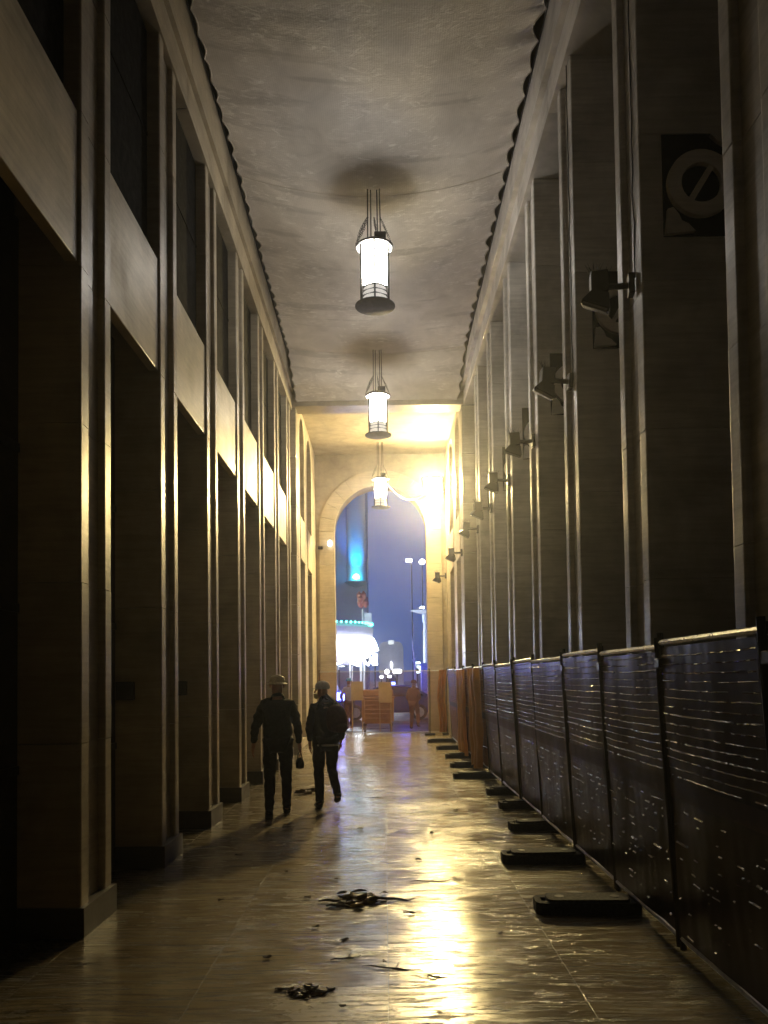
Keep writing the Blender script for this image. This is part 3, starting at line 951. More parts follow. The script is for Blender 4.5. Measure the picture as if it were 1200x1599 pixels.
fl_lab = ['large dark block foot of the fence, biggest one sticking fully out onto the paving',
          'second dark block foot sticking out far onto the paving', 'third fence foot, short visible end after the two long ones', 'fourth visible fence foot along the right',
          'fifth visible fence foot along the right', 'dark fence foot nearer of the close pair sticking out mid-way', 'dark fence foot farther of the close pair sticking out mid-way',
          'fence foot under the orange mesh drape', 'small fence foot beyond the orange drape', 'farthest small fence foot before the cross fence']
for i, (x, y_) in enumerate(feet):
    o = foot if i == 0 else copy_tree(foot)
    o.location = (x, y_, 0.002)
    o.rotation_euler = (0, 0, R(random.uniform(-3, 3)))
    o['label'] = fl_lab[i]
    o['group'] = 'block feet of the fence'

# hanging orange mesh drapes over the far panels
def drape(y0, y1, z0, z1, seed, lab):
    mb = MB()
    n, m = 40, 26
    vs = []
    for j in range(m + 1):
        f = j / m
        z = z1 - (z1 - z0) * f
        for i in range(n + 1):
            u = i / n
            yy = y0 + (y1 - y0) * (u + 0.04 * math.sin(5 * f + seed))
            o = -0.09 - 0.05 * f + 0.05 * math.sin(u * 17 + seed + 1.5 * f) + 0.03 * noise.noise(Vector((u * 5, f * 4, seed)))
            zz = z + (0.1 * noise.noise(Vector((u * 4, seed, 2))) if j == m else 0) + 0.05 * f * math.sin(u * 9 + seed)
            vs.append((lean_x(zz) + o, yy, zz))
    mb.add(vs, [(j * (n + 1) + i, j * (n + 1) + i + 1, (j + 1) * (n + 1) + i + 1, (j + 1) * (n + 1) + i) for j in range(m) for i in range(n)])
    o = mb.build('mesh_drape', NET_DRAPE, smooth=70)
    tag(o, lab, 'netting', 'orange mesh drapes')
drape(13.9, 15.2, 0.12, 1.88, 1.0, 'orange mesh drape hanging loosely over the fence, nearer one')
drape(16.4, 17.9, 0.15, 1.88, 4.0, 'orange mesh drape hanging loosely over the fence, farther one')

# cross fence closing the arch
cross = [(-1.95, -1.37, 'left'), (-1.34, 1.33, 'middle'), (1.36, 1.86, 'right')]
for x0, x1, nm in cross:
    t = thing('mesh_fence', 'see-through orange mesh fence panel closing the arch, the %s one of three' % nm, 'fence', ((x0 + x1) / 2, 24.0, 0), 'mesh fence panels across the arch')
    for zz in (0.1, 1.93):
        MB().tube([(x0, 24.0, zz), (x1, 24.0, zz)], 0.016, 6).build('rail', GALV, t)
    for xx in (x0, x1):
        MB().tube([(xx, 24.0, 0.02), (xx, 24.0, 1.99)], 0.013, 6).build('post', STEEL, t)
    mb = MB()
    n = 24
    vs = []
    for j in range(n + 1):
        f = j / n
        for q in range(13):
            z = 0.12 + 1.79 * q / 12
            vs.append((x0 + (x1 - x0) * f, 23.97 + 0.02 * noise.noise(Vector((f * 6, z * 2, x0))), z))
    mb.add(vs, [(j * 13 + q, j * 13 + q + 1, (j + 1) * 13 + q + 1, (j + 1) * 13 + q) for j in range(n) for q in range(12)])
    mb.build('mesh_sheet', NET_THIN, t, smooth=70)
    for xx in (x0 + 0.05, x1 - 0.05):
        MB().box(xx - 0.09, xx + 0.09, 23.88, 24.12, 0.001, 0.06, 0.01).build('foot', RUBBER, t)
mb = MB()
vs = []
n, m = 20, 16
for j in range(m + 1):
    z = 1.95 - 1.85 * j / m
    for i in range(n + 1):
        u = i / n
        vs.append((1.60 + 0.22 * u + 0.03 * math.sin(z * 4), 23.86 + 0.05 * math.sin(u * 15 + z * 2), z))
mb.add(vs, [(j * (n + 1) + i, j * (n + 1) + i + 1, (j + 1) * (n + 1) + i + 1, (j + 1) * (n + 1) + i) for j in range(m) for i in range(n)])
tag(mb.build('mesh_drape', NET_DRAPE, smooth=70), 'yellow-lit mesh drape bunched at the right end of the cross fence', 'netting', 'orange mesh drapes')

# ------------------------------------------------------------------ people
def skin_mesh(name, verts, edges, radii, mat, sub=2, folds=0.0):
    me = bpy.data.meshes.new('tmp')
    me.from_pydata([Vector(v) for v in verts], edges, [])
    o = bpy.data.objects.new('tmp', me)
    col.objects.link(o)
    md = o.modifiers.new('skin', 'SKIN')
    md.use_smooth_shade = True
    for i, d in enumerate(me.skin_vertices[0].data):
        r = radii[i]
        d.radius = r if isinstance(r, tuple) else (r, r)
        d.use_root = (i == 0)
    sm = o.modifiers.new('sub', 'SUBSURF')
    sm.levels = sub
    sm.render_levels = sub
    dg = bpy.context.evaluated_depsgraph_get()
    out = bpy.data.meshes.new_from_object(o.evaluated_get(dg))
    bpy.data.objects.remove(o)
    bpy.data.meshes.remove(me)
    out.name = name
    out.materials.clear()
    out.materials.append(mat)
    if folds:
        for v in out.vertices:
            c = v.co
            q = noise.noise(Vector((c.x * 7, c.y * 7, c.z * 15 + len(out.vertices) * 0.01))) + 0.5 * noise.noise(Vector((c.x * 15 + c.z * 9, c.y * 15, c.z * 24)))
            v.co = c + v.normal * folds * q
    out.shade_smooth()
    return out

def hand_chain(V, E, Rr, wrist_i, wrist, d, side, curl=0.5):
    """palm and five fingers from the wrist along direction d"""
    d = Vector(d).normalized()
    s = Vector(side).normalized()
    pal = d.cross(s).normalized()
    def addv(p, r, parent):
        V.append(tuple(p)); Rr.append(r); E.append((parent, len(V) - 1)); return len(V) - 1
    w = Vector(wrist)
    palm = addv(w + d * 0.05, (0.030, 0.018), wrist_i)
    for k, (off, ln) in enumerate(((-0.027, 0.060), (-0.009, 0.072), (0.009, 0.068), (0.027, 0.052))):
        b = addv(w + d * 0.095 + s * off, 0.009, palm)
        m = addv(w + d * (0.095 + ln * 0.5) + s * off + pal * curl * 0.015, 0.0085, b)
        addv(w + d * (0.095 + ln * 0.85) + s * off + pal * curl * 0.045, 0.007, m)
    b = addv(w + d * 0.045 + s * -0.042, 0.010, palm)
    addv(w + d * 0.085 + s * -0.06 + pal * 0.015, 0.009, b)

def person(label, loc, rz, H, J, mats, extras=None, wide=1.0):
    """J: joints in metres for a 1.75 m figure facing +Y: dict of name -> xyz"""
    t = thing('person', label, 'person', loc, None, rz)
    k = H / 1.75
    S = lambda p: (p[0] * k, p[1] * k, p[2] * k)
    j = {n: S(p) for n, p in J.items()}
    mid = lambda a, b, f=0.5: tuple(a[i] + (b[i] - a[i]) * f for i in range(3))
    # body (one continuous surface)
    V = [j['pelvis'], j['waist'], j['chest'], j['neck'], j['jaw'], j['head'], j['crown']]
    E = [(0, 1), (1, 2), (2, 3), (3, 4), (4, 5), (5, 6)]
    Rr = [(0.135, 0.10), (0.125, 0.09), (0.15, 0.10), 0.055, 0.07, (0.078, 0.095), (0.052, 0.062)]
    for sd in ('L', 'R'):
        b = len(V)
        V += [j['sh' + sd], j['el' + sd], j['wr' + sd]]
        E += [(2, b), (b, b + 1), (b + 1, b + 2)]
        Rr += [0.05, 0.04, 0.026]
        d = Vector(j['wr' + sd]) - Vector(j['el' + sd])
        hand_chain(V, E, Rr, b + 2, j['wr' + sd], d, (0, 1 if sd == 'L' else 1, 0.0), 0.6 if sd == 'L' else -0.6)
        b = len(V)
        V += [j['hip' + sd], j['kn' + sd], j['an' + sd], j['to' + sd]]
        E += [(0, b), (b, b + 1), (b + 1, b + 2), (b + 2, b + 3)]
        Rr += [0.08, 0.055, 0.035, 0.03]
    put('body', skin_mesh('body', V, E, [(r[0] * k, r[1] * k) if isinstance(r, tuple) else r * k for r in Rr], SKIN), t)
    # jacket
    V = [j['hem'], j['waist'], j['chest'], mid(j['chest'], j['neck'], 0.62), j['neck'], mid(j['neck'], j['jaw'], 0.75)]
    E = [(0, 1), (1, 2), (2, 3), (3, 4), (4, 5)]
    Rr = [(0.195 * wide, 0.135), (0.172 * wide, 0.13), (0.195 * wide, 0.14), (0.145 * wide, 0.11), 0.088, 0.080]
    for sd in ('L', 'R'):
        b = len(V)
        V += [j['sh' + sd], mid(j['sh' + sd], j['el' + sd]), j['el' + sd], mid(j['el' + sd], j['wr' + sd], 0.9)]
        E += [(2, b), (b, b + 1), (b + 1, b + 2), (b + 2, b + 3)]
        Rr += [0.078 * wide, 0.066 * wide, 0.058, 0.046]
    put('jacket', skin_mesh('jacket', V, E, [(r[0] * k, r[1] * k) if isinstance(r, tuple) else r * k for r in Rr], mats['jacket'], 3, 0.014), t)
    # trousers
    V = [j['pelvis']]
    E, Rr = [], [(0.15, 0.115)]
    for sd in ('L', 'R'):
        b = len(V)
        V += [j['hip' + sd], mid(j['hip' + sd], j['kn' + sd]), j['kn' + sd], mid(j['kn' + sd], j['an' + sd]), mid(j['kn' + sd], j['an' + sd], 1.08)]
        E += [(0, b), (b, b + 1), (b + 1, b + 2), (b + 2, b + 3), (b + 3, b + 4)]
        Rr += [0.112, 0.098, 0.074, 0.070, 0.056]
    put('trousers', skin_mesh('trousers', V, E, [(r[0] * k, r[1] * k) if isinstance(r, tuple) else r * k for r in Rr], mats['trousers'], 3, 0.012), t)
    for sd in ('L', 'R'):
        a, b = Vector(j['an' + sd]), Vector(j['to' + sd])
        heel = a - (b - a).normalized() * 0.05 * k
        heel.z = min(a.z, b.z) if abs(a.z - b.z) < 0.09 else a.z - 0.05
        V = [heel, mid(heel, b, 0.5), tuple(b), tuple(a)]
        put('shoe', skin_mesh('shoe', V, [(0, 1), (1, 2), (0, 3)], [(0.05, 0.045), (0.052, 0.042), (0.046, 0.034), 0.06], mats['shoe'], 2), t)
    # face: nose, ears, eyes
    hd = Vector(j['head'])
    fd = (Vector(J['face']) if 'face' in J else Vector((0, 1, 0))).normalized()
    rt = fd.cross(Vector((0, 0, 1))).normalized()
    put('nose', skin_mesh('nose', [hd + fd * 0.085 * k + Vector((0, 0, 0.02)), hd + fd * 0.118 * k + Vector((0, 0, -0.022))], [(0, 1)], [0.011, 0.015], SKIN), t)
    for s in (-1, 1):
        put('ear', skin_mesh('ear', [hd + rt * s * 0.083 * k + Vector((0, 0, 0.03)), hd + rt * s * 0.088 * k + Vector((0, 0, -0.03))], [(0, 1)], [(0.012, 0.02), (0.01, 0.014)], SKIN), t)
        MB().lathe([(0.004, -0.012), (0.011, -0.005), (0.011, 0.005), (0.004, 0.012)], 8, c=tuple(hd + fd * 0.086 * k + rt * s * 0.033 * k + Vector((0, 0, 0.02)))).build('eye', BLACK, t, local=True)
    if extras:
        extras(t, j, k, hd, fd, rt)
    return t

def hat(t, hd, fd, k, mat, brim=0.09, full=False, name='cap'):
    ang = math.atan2(fd.y, fd.x)
    c = hd + Vector((0, 0, 0.035 * k))
    mb = MB().lathe([(0.098, -0.01), (0.101, 0.02), (0.094, 0.055), (0.07, 0.085), (0.03, 0.099), (0.005, 0.101)], 20, c=tuple(c))
    o = mb.build(name, mat, t, local=True)
    mb = MB()
    if full:
        mb.lathe([(0.09, 0.0), (0.132, -0.022), (0.134, -0.016), (0.09, 0.008)], 24, c=tuple(c))
    else:
        pts = [(0.095 * math.cos(R(a)), 0.095 * math.sin(R(a))) for a in range(-60, 61, 12)]
        pts += [((0.105 + brim) * math.cos(R(a)) * 0.95, 0.1 * math.sin(R(a))) for a in range(60, -61, -12)]
        mb.prism([pts], lambda u, v, z: tuple(c + Matrix.Rotation(ang, 3, 'Z') @ Vector((u, v, z - 0.15 * max(0, u - 0.09)))), 0.0, 0.006)
    mb.build('brim', mat, o, local=True)

# person 1: man in dark olive jacket, walking away, arms held slightly out
J1 = dict(pelvis=(0, 0, .93), waist=(0, 0.0, 1.08), chest=(0, 0.0, 1.30), neck=(0.0, 0.03, 1.47), jaw=(0.0, 0.06, 1.55), head=(0.0, 0.055, 1.625), crown=(0, 0.05, 1.69), hem=(0, 0, .86),
          shL=(-.175, 0, 1.385), elL=(-.27, -.02, 1.12), wrL=(-.30, 0.03, .88), shR=(.175, 0, 1.385), elR=(.25, -.05, 1.12), wrR=(.275, -.0, .87),
          hipL=(-.095, 0, .90), knL=(-.10, 0.0, .50), anL=(-.105, -.20, .11), toL=(-.12, -.06, .035),
          hipR=(.095, 0, .90), knR=(.105, .16, .50), anR=(.105, .17, .085), toR=(.12, .33, .035), face=(0.2, 1, 0))
def ex1(t, j, k, hd, fd, rt):
    hat(t, hd, fd, k, CLOTH_TAN, full=True, name='hat')
person('man in a dark olive jacket and brimmed hat walking away beside the left wall', (-1.36, 10.15, 0.003), R(6), 1.77, J1,
       dict(jacket=CLOTH_GREEN, trousers=CLOTH_BLACK, shoe=BLACK), ex1, 1.12)
# the small bag in his right hand: a thing of its own
w1 = Vector((-1.36, 10.15, 0)) + Matrix.Rotation(R(6), 3, 'Z') @ (Vector((.275, 0, .87)) * (1.77 / 1.75))
bg = thing('carrier_bag', 'small dark bag hanging from the hand of the man in the hat', 'bag', (w1.x, w1.y, w1.z - 0.34))
MB().lathe([(0.02, 0.05), (0.05, 0.06), (0.055, 0.12), (0.04, 0.17), (0.015, 0.19)], 14).build('pouch', CLOTH_BLACK, bg, local=True)
MB().tube([(-0.03, 0, 0.17), (-0.02, 0, 0.24), (0, 0, 0.27), (0.02, 0, 0.24), (0.03, 0, 0.17)], 0.007, 6).build('handle', CLOTH_BLACK, bg, local=True)

# person 2: grey cap, pale mask, head turned left, backpack on the back
J2 = dict(pelvis=(0, 0, .93), waist=(0.0, 0.0, 1.08), chest=(0.0, 0.02, 1.30), neck=(0, 0.07, 1.46), jaw=(-0.01, 0.12, 1.53), head=(-0.015, 0.11, 1.605), crown=(-.01, 0.10, 1.675), hem=(0, 0, .86),
          shL=(-.165, 0.03, 1.375), elL=(-.22, .02, 1.11), wrL=(-.20, 0.1, .88), shR=(.165, 0, 1.375), elR=(.23, -.06, 1.11), wrR=(.22, 0.03, .9),
          hipL=(-.09, 0, .90), knL=(-.085, 0.05, .50), anL=(-.09, -.02, .085), toL=(-.11, .14, .035),
          hipR=(.09, 0, .90), knR=(.11, .16, .53), anR=(.16, -.02, .18), toR=(.17, .12, .075), face=(-1, 0.35, -0.05))
def ex2(t, j, k, hd, fd, rt):
    hat(t, hd, fd, k, CLOTH_GREY, brim=0.075)
    put('face_mask', skin_mesh('face_mask', [hd + fd * 0.07 - Vector((0, 0, .035)), hd + fd * 0.10 - Vector((0, 0, .07)), hd + fd * 0.055 - Vector((0, 0, .105))], [(0, 1), (1, 2)], [0.05, 0.045, 0.035], MASK), t)
    put('hood', skin_mesh('hood', [(0.02, -.03, 1.36), (0.05, -0.045, 1.43), (-0.08, -0.02, 1.42), (0.12, 0.02, 1.41)], [(0, 1), (0, 2), (1, 3)], [0.10, 0.085, 0.08, 0.07], mats2['jacket']), t)
    MB().lathe([(0.17, 0), (0.175, 0.012), (0.17, 0.024)], 20, c=(0.02, 0, 0.83)).build('jacket_hem', plain('pale_hem', (0.4, 0.4, 0.38), .6), t, local=True)
mats2 = dict(jacket=CLOTH_BLACK, trousers=CLOTH_BLACK, shoe=BLACK)
P2 = (-0.80, 10.75, 0.003)
person('person in a grey cap and pale mask walking away, black hooded jacket', P2, R(14), 1.70, J2, mats2, ex2, 1.05)
bp = thing('backpack', 'dark maroon backpack worn by the person in the grey cap', 'backpack', (P2[0] + 0.13, P2[1] - 0.17, 0.95), None, R(40))
put('main_pouch', skin_mesh('main_pouch', [(0, -0.04, 0.06), (0, -0.07, 0.18), (0, -0.05, 0.32), (0, -0.02, 0.44)], [(0, 1), (1, 2), (2, 3)], [(0.13, 0.10), (0.17, 0.13), (0.165, 0.115), (0.11, 0.07)], CLOTH_RED), bp)
put('front_pocket', skin_mesh('front_pocket', [(0, -0.14, 0.06), (0, -0.16, 0.13), (0, -0.15, 0.2)], [(0, 1), (1, 2)], [(0.09, 0.04), (0.105, 0.05), (0.09, 0.04)], CLOTH_RED), bp)
for s in (-1, 1):
    MB().tube([(0.1 * s, 0.06, 0.42), (0.12 * s, 0.15, 0.47), (0.12 * s, 0.23, 0.36), (0.13 * s, 0.14, 0.12), (0.12 * s, 0.06, 0.04)], 0.018, 6).build('strap', CLOTH_BLACK, bp, local=True)

# far people behind the cross fence
J3 = dict(J2); J3.update(face=(0.6, 0.8, 0), elR=(.20, .10, 1.12), wrR=(.14, .26, 1.05), elL=(-.24, -.02, 1.12), wrL=(-.2, .12, .95))
person('person in a rust orange coat standing behind the mesh fence on the right', (0.98, 27.2, 0.003), R(-20), 1.66, J3,
       dict(jacket=CLOTH_ORANGE, trousers=CLOTH_ORANGE, shoe=BLACK), lambda t, j, k, hd, fd, rt: hat(t, hd, fd, k, CLOTH_ORANGE, name='hood'), 1.15)
J4 = dict(J1); J4.update(face=(1, 0.2, 0), elR=(.24, .10, 1.16), wrR=(.18, .22, 1.36), elL=(-.27, .02, 1.12), wrL=(-.22, .1, .92))
person('person in a pale blue jacket behind the mesh fence at the left of the arch', (-1.22, 27.6, 0.003), R(10), 1.74, J4,
       dict(jacket=CLOTH_BLUE, trousers=CLOTH_RED, shoe=BLACK), lambda t, j, k, hd, fd, rt: hat(t, hd, fd, k, plain('cyan_cap', (0.1, 0.5, 0.75), 0.6)), 1.05)

# ------------------------------------------------------------------ rubbish on the floor
def flake(mb, c, r, rz, tilt, seed):
    rr = random.Random(seed)
    n = 9
    M = Matrix.Translation(c) @ Matrix.Rotation(rz, 4, 'Z') @ Matrix.Rotation(tilt, 4, 'X')
    top = []
    for i in range(n):
        a = 2 * PI * i / n
        q = r * rr.uniform(0.55, 1.1)
        top.append(Vector((q * math.cos(a) * 1.5, q * math.sin(a) * 0.6, 0.25 * r * math.sin(a * 2 + seed))))
    vs = [M @ v for v in top] + [M @ (v + Vector((0, 0, 0.004))) for v in top]
    fs = [tuple(range(n)), tuple(range(2 * n - 1, n - 1, -1))] + [(i, (i + 1) % n, n + (i + 1) % n, n + i) for i in range(n)]
    mb.add(vs, fs)
pile = thing('litter_pile', 'pile of wet dead leaves and bark in the middle of the paving', 'litter', (-0.21, 6.25, 0.0))
rr = random.Random(11)
for k in range(60):
    mb = MB()
    u = rr.gauss(0, 0.5)
    c = (-0.21 + 0.16 * u, 6.25 + 0.10 * rr.gauss(0, 0.8), 0.012 + abs(rr.gauss(0, 0.016)) * max(0, 1 - abs(u)))
    flake(mb, c, rr.uniform(0.02, 0.05), rr.uniform(-0.6, 0.6), rr.uniform(-0.7, 0.7), k)
    mb.build('dead_leaf', LEAF_Y if rr.random() < 0.22 else LEAF, pile, smooth=0)
for (dx0, dx1, dy) in ((-0.32, 0.05, -0.03), (0.1, 0.42, 0.01), (-0.25, -0.02, -0.16)):
    pts = [(-0.21 + dx0 + (dx1 - dx0) * q / 6, 6.25 + dy + 0.02 * math.sin(q * 2.2), 0.014 + 0.008 * math.sin(q)) for q in range(7)]
    MB().tube(pts, [0.005, 0.009, 0.011, 0.010, 0.009, 0.006, 0.003], 6).build('twig', TWIG, pile)
pile2 = thing('litter_pile', 'dark smear of mud and leaves at the bottom edge of the picture', 'litter', (-0.44, 4.45, 0.0))
for k in range(34):
    mb = MB()
    c = (-0.44 + 0.07 * rr.gauss(0, 0.9), 4.45 + 0.05 * rr.gauss(0, 0.9), 0.004 + abs(rr.gauss(0, 0.002)))
    flake(mb, c, rr.uniform(0.010, 0.026), rr.uniform(-0.6, 0.6), rr.uniform(-0.08, 0.08), k + 90)
    mb.build('dead_leaf', LEAF, pile2, smooth=0)
pile3 = thing('litter_pile', 'crumpled dark rubbish on the floor between the two walkers', 'litter', (-1.2, 12.1, 0.0))
for k in range(12):
    mb = MB()
    c = (-1.2 + 0.10 * rr.gauss(0, 0.7), 12.1 + 0.06 * rr.gauss(0, 0.7), 0.02 + abs(rr.gauss(0, 0.03)))
    flake(mb, c, rr.uniform(0.04, 0.08), rr.uniform(-0.6, 0.6), rr.uniform(-0.9, 0.9), k + 40)
    mb.build('scrap', LEAF, pile3, smooth=0)
def twig(x, y_, L_, a, lab):
    mb = MB()
    pts = []
    for q in range(8):
        f = q / 7 - 0.5
        pts.append((x + math.cos(a) * L_ * f, y_ + math.sin(a) * L_ * f + 0.01 * math.sin(q * 1.9), 0.007 + 0.004 * math.sin(q)))
    mb.tube(pts, [0.002, 0.004, 0.005, 0.005, 0.005, 0.004, 0.003, 0.002], 6)
    m = pts[4]
    mb.tube([m, (m[0] + 0.02, m[1] + 0.05, 0.02)], [0.004, 0.002], 5)
    tag(mb.build('twig', TWIG), lab, 'twig', 'twigs on the paving')
twig(0.36, 6.82, 0.34, 0.03, 'long thin twig lying across the floodlight reflection')
twig(-0.26, 4.98, 0.2, 0.35, 'thin forked twig left of the centre joint')
twig(0.02, 4.8, 0.36, -0.22, 'thin twig crossing the centre joint near the camera')
twig(0.28, 4.65, 0.12, -0.1, 'short stick beside the brightest part of the reflection')
twig(-0.15, 11.6, 0.3, 0.1, 'pale twig on the paving far behind the litter pile')
bits = [(-0.42, 6.9), (-0.62, 6.35), (-0.3, 5.3), (-0.24, 4.25), (-0.02, 4.9), (0.3, 7.6), (0.95, 8.3), (-0.9, 7.2), (-0.5, 5.6), (0.75, 5.4), (-1.3, 6.3), (0.9, 10.4), (-0.3, 9.2),
        (0.5, 8.9), (-1.45, 7.9), (-0.75, 5.0), (1.25, 7.2), (0.15, 5.9)]
for q, (x, y_) in enumerate(bits):
    mb = MB()
    flake(mb, (x, y_, 0.012), rr.uniform(0.014, 0.034), rr.uniform(-1, 1), rr.uniform(-0.4, 0.4), q + 200)
    tag(mb.build('litter_scrap', LEAF, smooth=0), 'small dark scrap of litter lying alone on the paving', 'litter', 'scraps of litter on the paving')

# ------------------------------------------------------------------ the street beyond the arch
def glow(name, c, s): return emit(name, c, s)
WHITE_GLOW = glow('white_glow', (0.88, 0.95, 1.0), 20)
SOFT_GLOW = glow('soft_white_glow', (0.88, 0.95, 1.0), 3.0)
GREEN_GLOW = glow('green_led', (0.1, 1.0, 0.75), 9)
# wheeled bin
PLY = plain('plywood', (0.42, 0.32, 0.15), 0.6, 0, 5, 0.15)
BIN = plain('orange_bin', (0.30, 0.15, 0.04), 0.55, 0, 9, 0.2)
t = thing('wheeled_bin', 'brown-orange wheeled container standing behind the mesh fence in the arch', 'bin', (-0.22, 25.9, 0))
mb = MB()
mb.add([(-0.42, -0.35, 0.28), (0.42, -0.35, 0.28), (0.42, 0.35, 0.28), (-0.42, 0.35, 0.28), (-0.52, -0.45, 1.08), (0.52, -0.45, 1.08), (0.52, 0.45, 1.08), (-0.52, 0.45, 1.08)],
       [(0, 1, 2, 3), (4, 5, 6, 7), (0, 1, 5, 4), (1, 2, 6, 5), (2, 3, 7, 6), (3, 0, 4, 7)])
mb.build('tub', BIN, t, local=True)
for q in range(5):
    zz = 0.42 + 0.14 * q
    yy = -0.35 - 0.10 * (zz - 0.28) / 0.8
    ww = 0.40 + 0.10 * (zz - 0.28) / 0.8
    MB().box(-ww, ww, yy - 0.03, yy + 0.03, zz, zz + 0.045, 0.01).build('moulded_rib', BIN, t, local=True)
MB().box(-0.54, 0.54, -0.47, 0.47, 1.085, 1.13, 0.012).build('rim', BIN, t, local=True)
MB().box(-0.5, 0.5, -0.1, 0.47, 1.131, 1.36, 0.05).build('lid', BIN, t, local=True)
for s in (-1, 1):
    MB().box(s * 0.46 - 0.05, s * 0.46 + 0.05, -0.49, -0.452, 0.35, 1.07, 0.01).build('corner_post', BIN, t, local=True)
    for yy in (-0.33, 0.33):
        wv = MB().lathe([(0.02, -0.03), (0.11, -0.03), (0.11, 0.03), (0.02, 0.03)], 16, M=Matrix.Translation((s * 0.42, yy, 0.111)) @ Matrix.Rotation(R(90), 4, 'Y')).build('wheel', BLACK, t, local=True)
        MB().box(s * 0.42 - 0.05, s * 0.42 + 0.05, yy - 0.04, yy + 0.04, 0.2, 0.285).build('caster', STEEL, t, local=True)
for (x, z0, z1, wv, lab) in ((-0.87, 1.03, 1.63, 0.38, 'tan board leaning at the left of the wheeled bin'), (0.02, 0.95, 1.6, 0.42, 'tan board fixed upright in front of the wheeled bin')):
    t = thing('board', lab, 'board', (x, 25.38 if x > -0.5 else 25.4, z0), 'tan boards by the wheeled bin')
    MB().box(-wv / 2, wv / 2, -0.012, 0.012, 0, z1 - z0, 0.004).build('panel', PLY, t, local=True)
    for s in (-1, 1):
        MB().box(s * wv * 0.42 - 0.015, s * wv * 0.42 + 0.015, 0.013, 0.04, -z0 + 0.002, z1 - z0 - 0.02).build('leg', PLY, t, local=True)

# carousel
t = thing('carousel', 'brightly lit white fairground carousel with scalloped canopy at the left of the arch', 'carousel', (-3.75, 46, 0))
CW = plain('carousel_white', (0.8, 0.82, 0.85), 0.4)
MB().lathe([(3.2, 0.0), (3.2, 0.25), (0.2, 0.26)], 40).build('platform', CW, t, local=True)
MB().lathe([(0.7, 0.26), (0.7, 3.2)], 16)  .build('core', CW, t, local=True)
MB().lathe([(2.6, 2.5), (2.6, 3.9)], 32).build('drum', plain('drum_grey', (0.16, 0.15, 0.22), 0.6), t, local=True)
MB().lathe([(3.1, 3.95), (3.15, 4.6), (2.9, 4.75), (0.3, 5.2)], 48).build('roof', plain('canopy_grey', (0.45, 0.44, 0.5), 0.5), t, local=True)
n = 16
for i in range(n):
    mb = MB()
    a0, a1 = 2 * PI * i / n + 0.01, 2 * PI * (i + 1) / n - 0.01
    pts = []
    m = 14
    for q in range(m + 1):
        a = a0 + (a1 - a0) * q / m
        s = math.sin(PI * q / m)
        zt, zb = 4.0, 3.2 - 0.25 * s
        pts += [(3.25 * math.cos(a), 3.25 * math.sin(a), zb), (3.3 * math.cos(a), 3.3 * math.sin(a), 3.5), (3.2 * math.cos(a), 3.2 * math.sin(a), zt)]
    mb.add(pts, [(3 * q + e, 3 * q + e + 1, 3 * q + e + 4, 3 * q + e + 3) for q in range(m) for e in range(2)])
    mb.build('canopy_panel', WHITE_GLOW, t, local=True)
    mb = MB()
    pts = []
    for q in range(m + 1):
        a = a0 + PI / n + (a1 - a0) * q / m
        s = math.sin(PI * q / m)
        pts += [(3.05 * math.cos(a), 3.05 * math.sin(a), 2.75 - 0.3 * s), (3.05 * math.cos(a), 3.05 * math.sin(a), 3.02 - 0.42 * s)]
    mb.add(pts, [(2 * q, 2 * q + 1, 2 * q + 3, 2 * q + 2) for q in range(m)])
    mb  .build('swag', SOFT_GLOW, t, local=True)
    a = a0
    MB().tube([(2.6 * math.cos(a), 2.6 * math.sin(a), 0.26), (2.6 * math.cos(a), 2.6 * math.sin(a), 3.6)], 0.04, 8).build('pole', CW, t, local=True)
bulb = MB().lathe([(0.01, -0.06), (0.06, -0.03), (0.06, 0.03), (0.01, 0.06)], 8).mesh('bulb', GREEN_GLOW)
for i in range(64):
    a = 2 * PI * i / 64
    put('bulb', bulb, t, (3.1 * math.cos(a), 3.1 * math.sin(a), 4.82))
# tall white pylon to the left of the carousel
t = thing('light_column', 'tall glowing white column rising behind the left jamb of the arch', 'light column', (-3.0, 40, 0))
MB().lathe([(0.25, 0), (0.25, 0.4), (0.14, 0.5)], 16).build('base', CW, t, local=True)
MB().box(-0.1, 0.1, -0.1, 0.1, 0.5, 5.7, 0.02).build('shaft', WHITE_GLOW, t, local=True)
t = thing('light_box', 'small white lit box sign hanging right of the carousel', 'sign', (-0.5, 44, 0))
MB().tube([(0, 0.1, 0), (0, 0.1, 3.9)], 0.04, 8).build('post', STEEL, t, local=True)
MB().box(-0.13, 0.13, -0.1, 0.05, 2.45, 3.05, 0.02).build('box', WHITE_GLOW, t, local=True)
MB().box(-0.1, 0.12, -0.1, 0.05, 3.2, 3.8, 0.02, Matrix.Translation((0, 0, 3.5)) @ Matrix.Rotation(R(-20), 4, 'Y') @ Matrix.Translation((0, 0, -3.5))).build('banner', WHITE_GLOW, t, local=True)
# pole with a reddish flower-like ornament
t = thing('ornament_pole', 'slim pole topped by a reddish flower-shaped ornament above the carousel', 'pole', (-1.35, 52, 0))
MB().tube([(0, 0, 0), (0, 0, 6.2)], 0.07, 8).build('shaft', plain('pale_pole', (0.4, 0.48, 0.5), .5), t, local=True)
MB().box(0.1, 0.6, -0.1, 0.1, 4.6, 6.0, 0.04).build('panel', plain('pale_panel', (0.4, 0.5, 0.55), .5), t, local=True)
RED = plain('rust_red', (0.35, 0.07, 0.05), 0.6)
for k in range(10):
    a = 2 * PI * k / 10
    MB().lathe([(0.02, -0.28), (0.16, -0.1), (0.18, 0.1), (0.03, 0.3)], 8, c=(0.22 * math.cos(a), 0.22 * math.sin(a), 6.6 + 0.25 * (k % 3))).build('petal', RED, t, local=True)

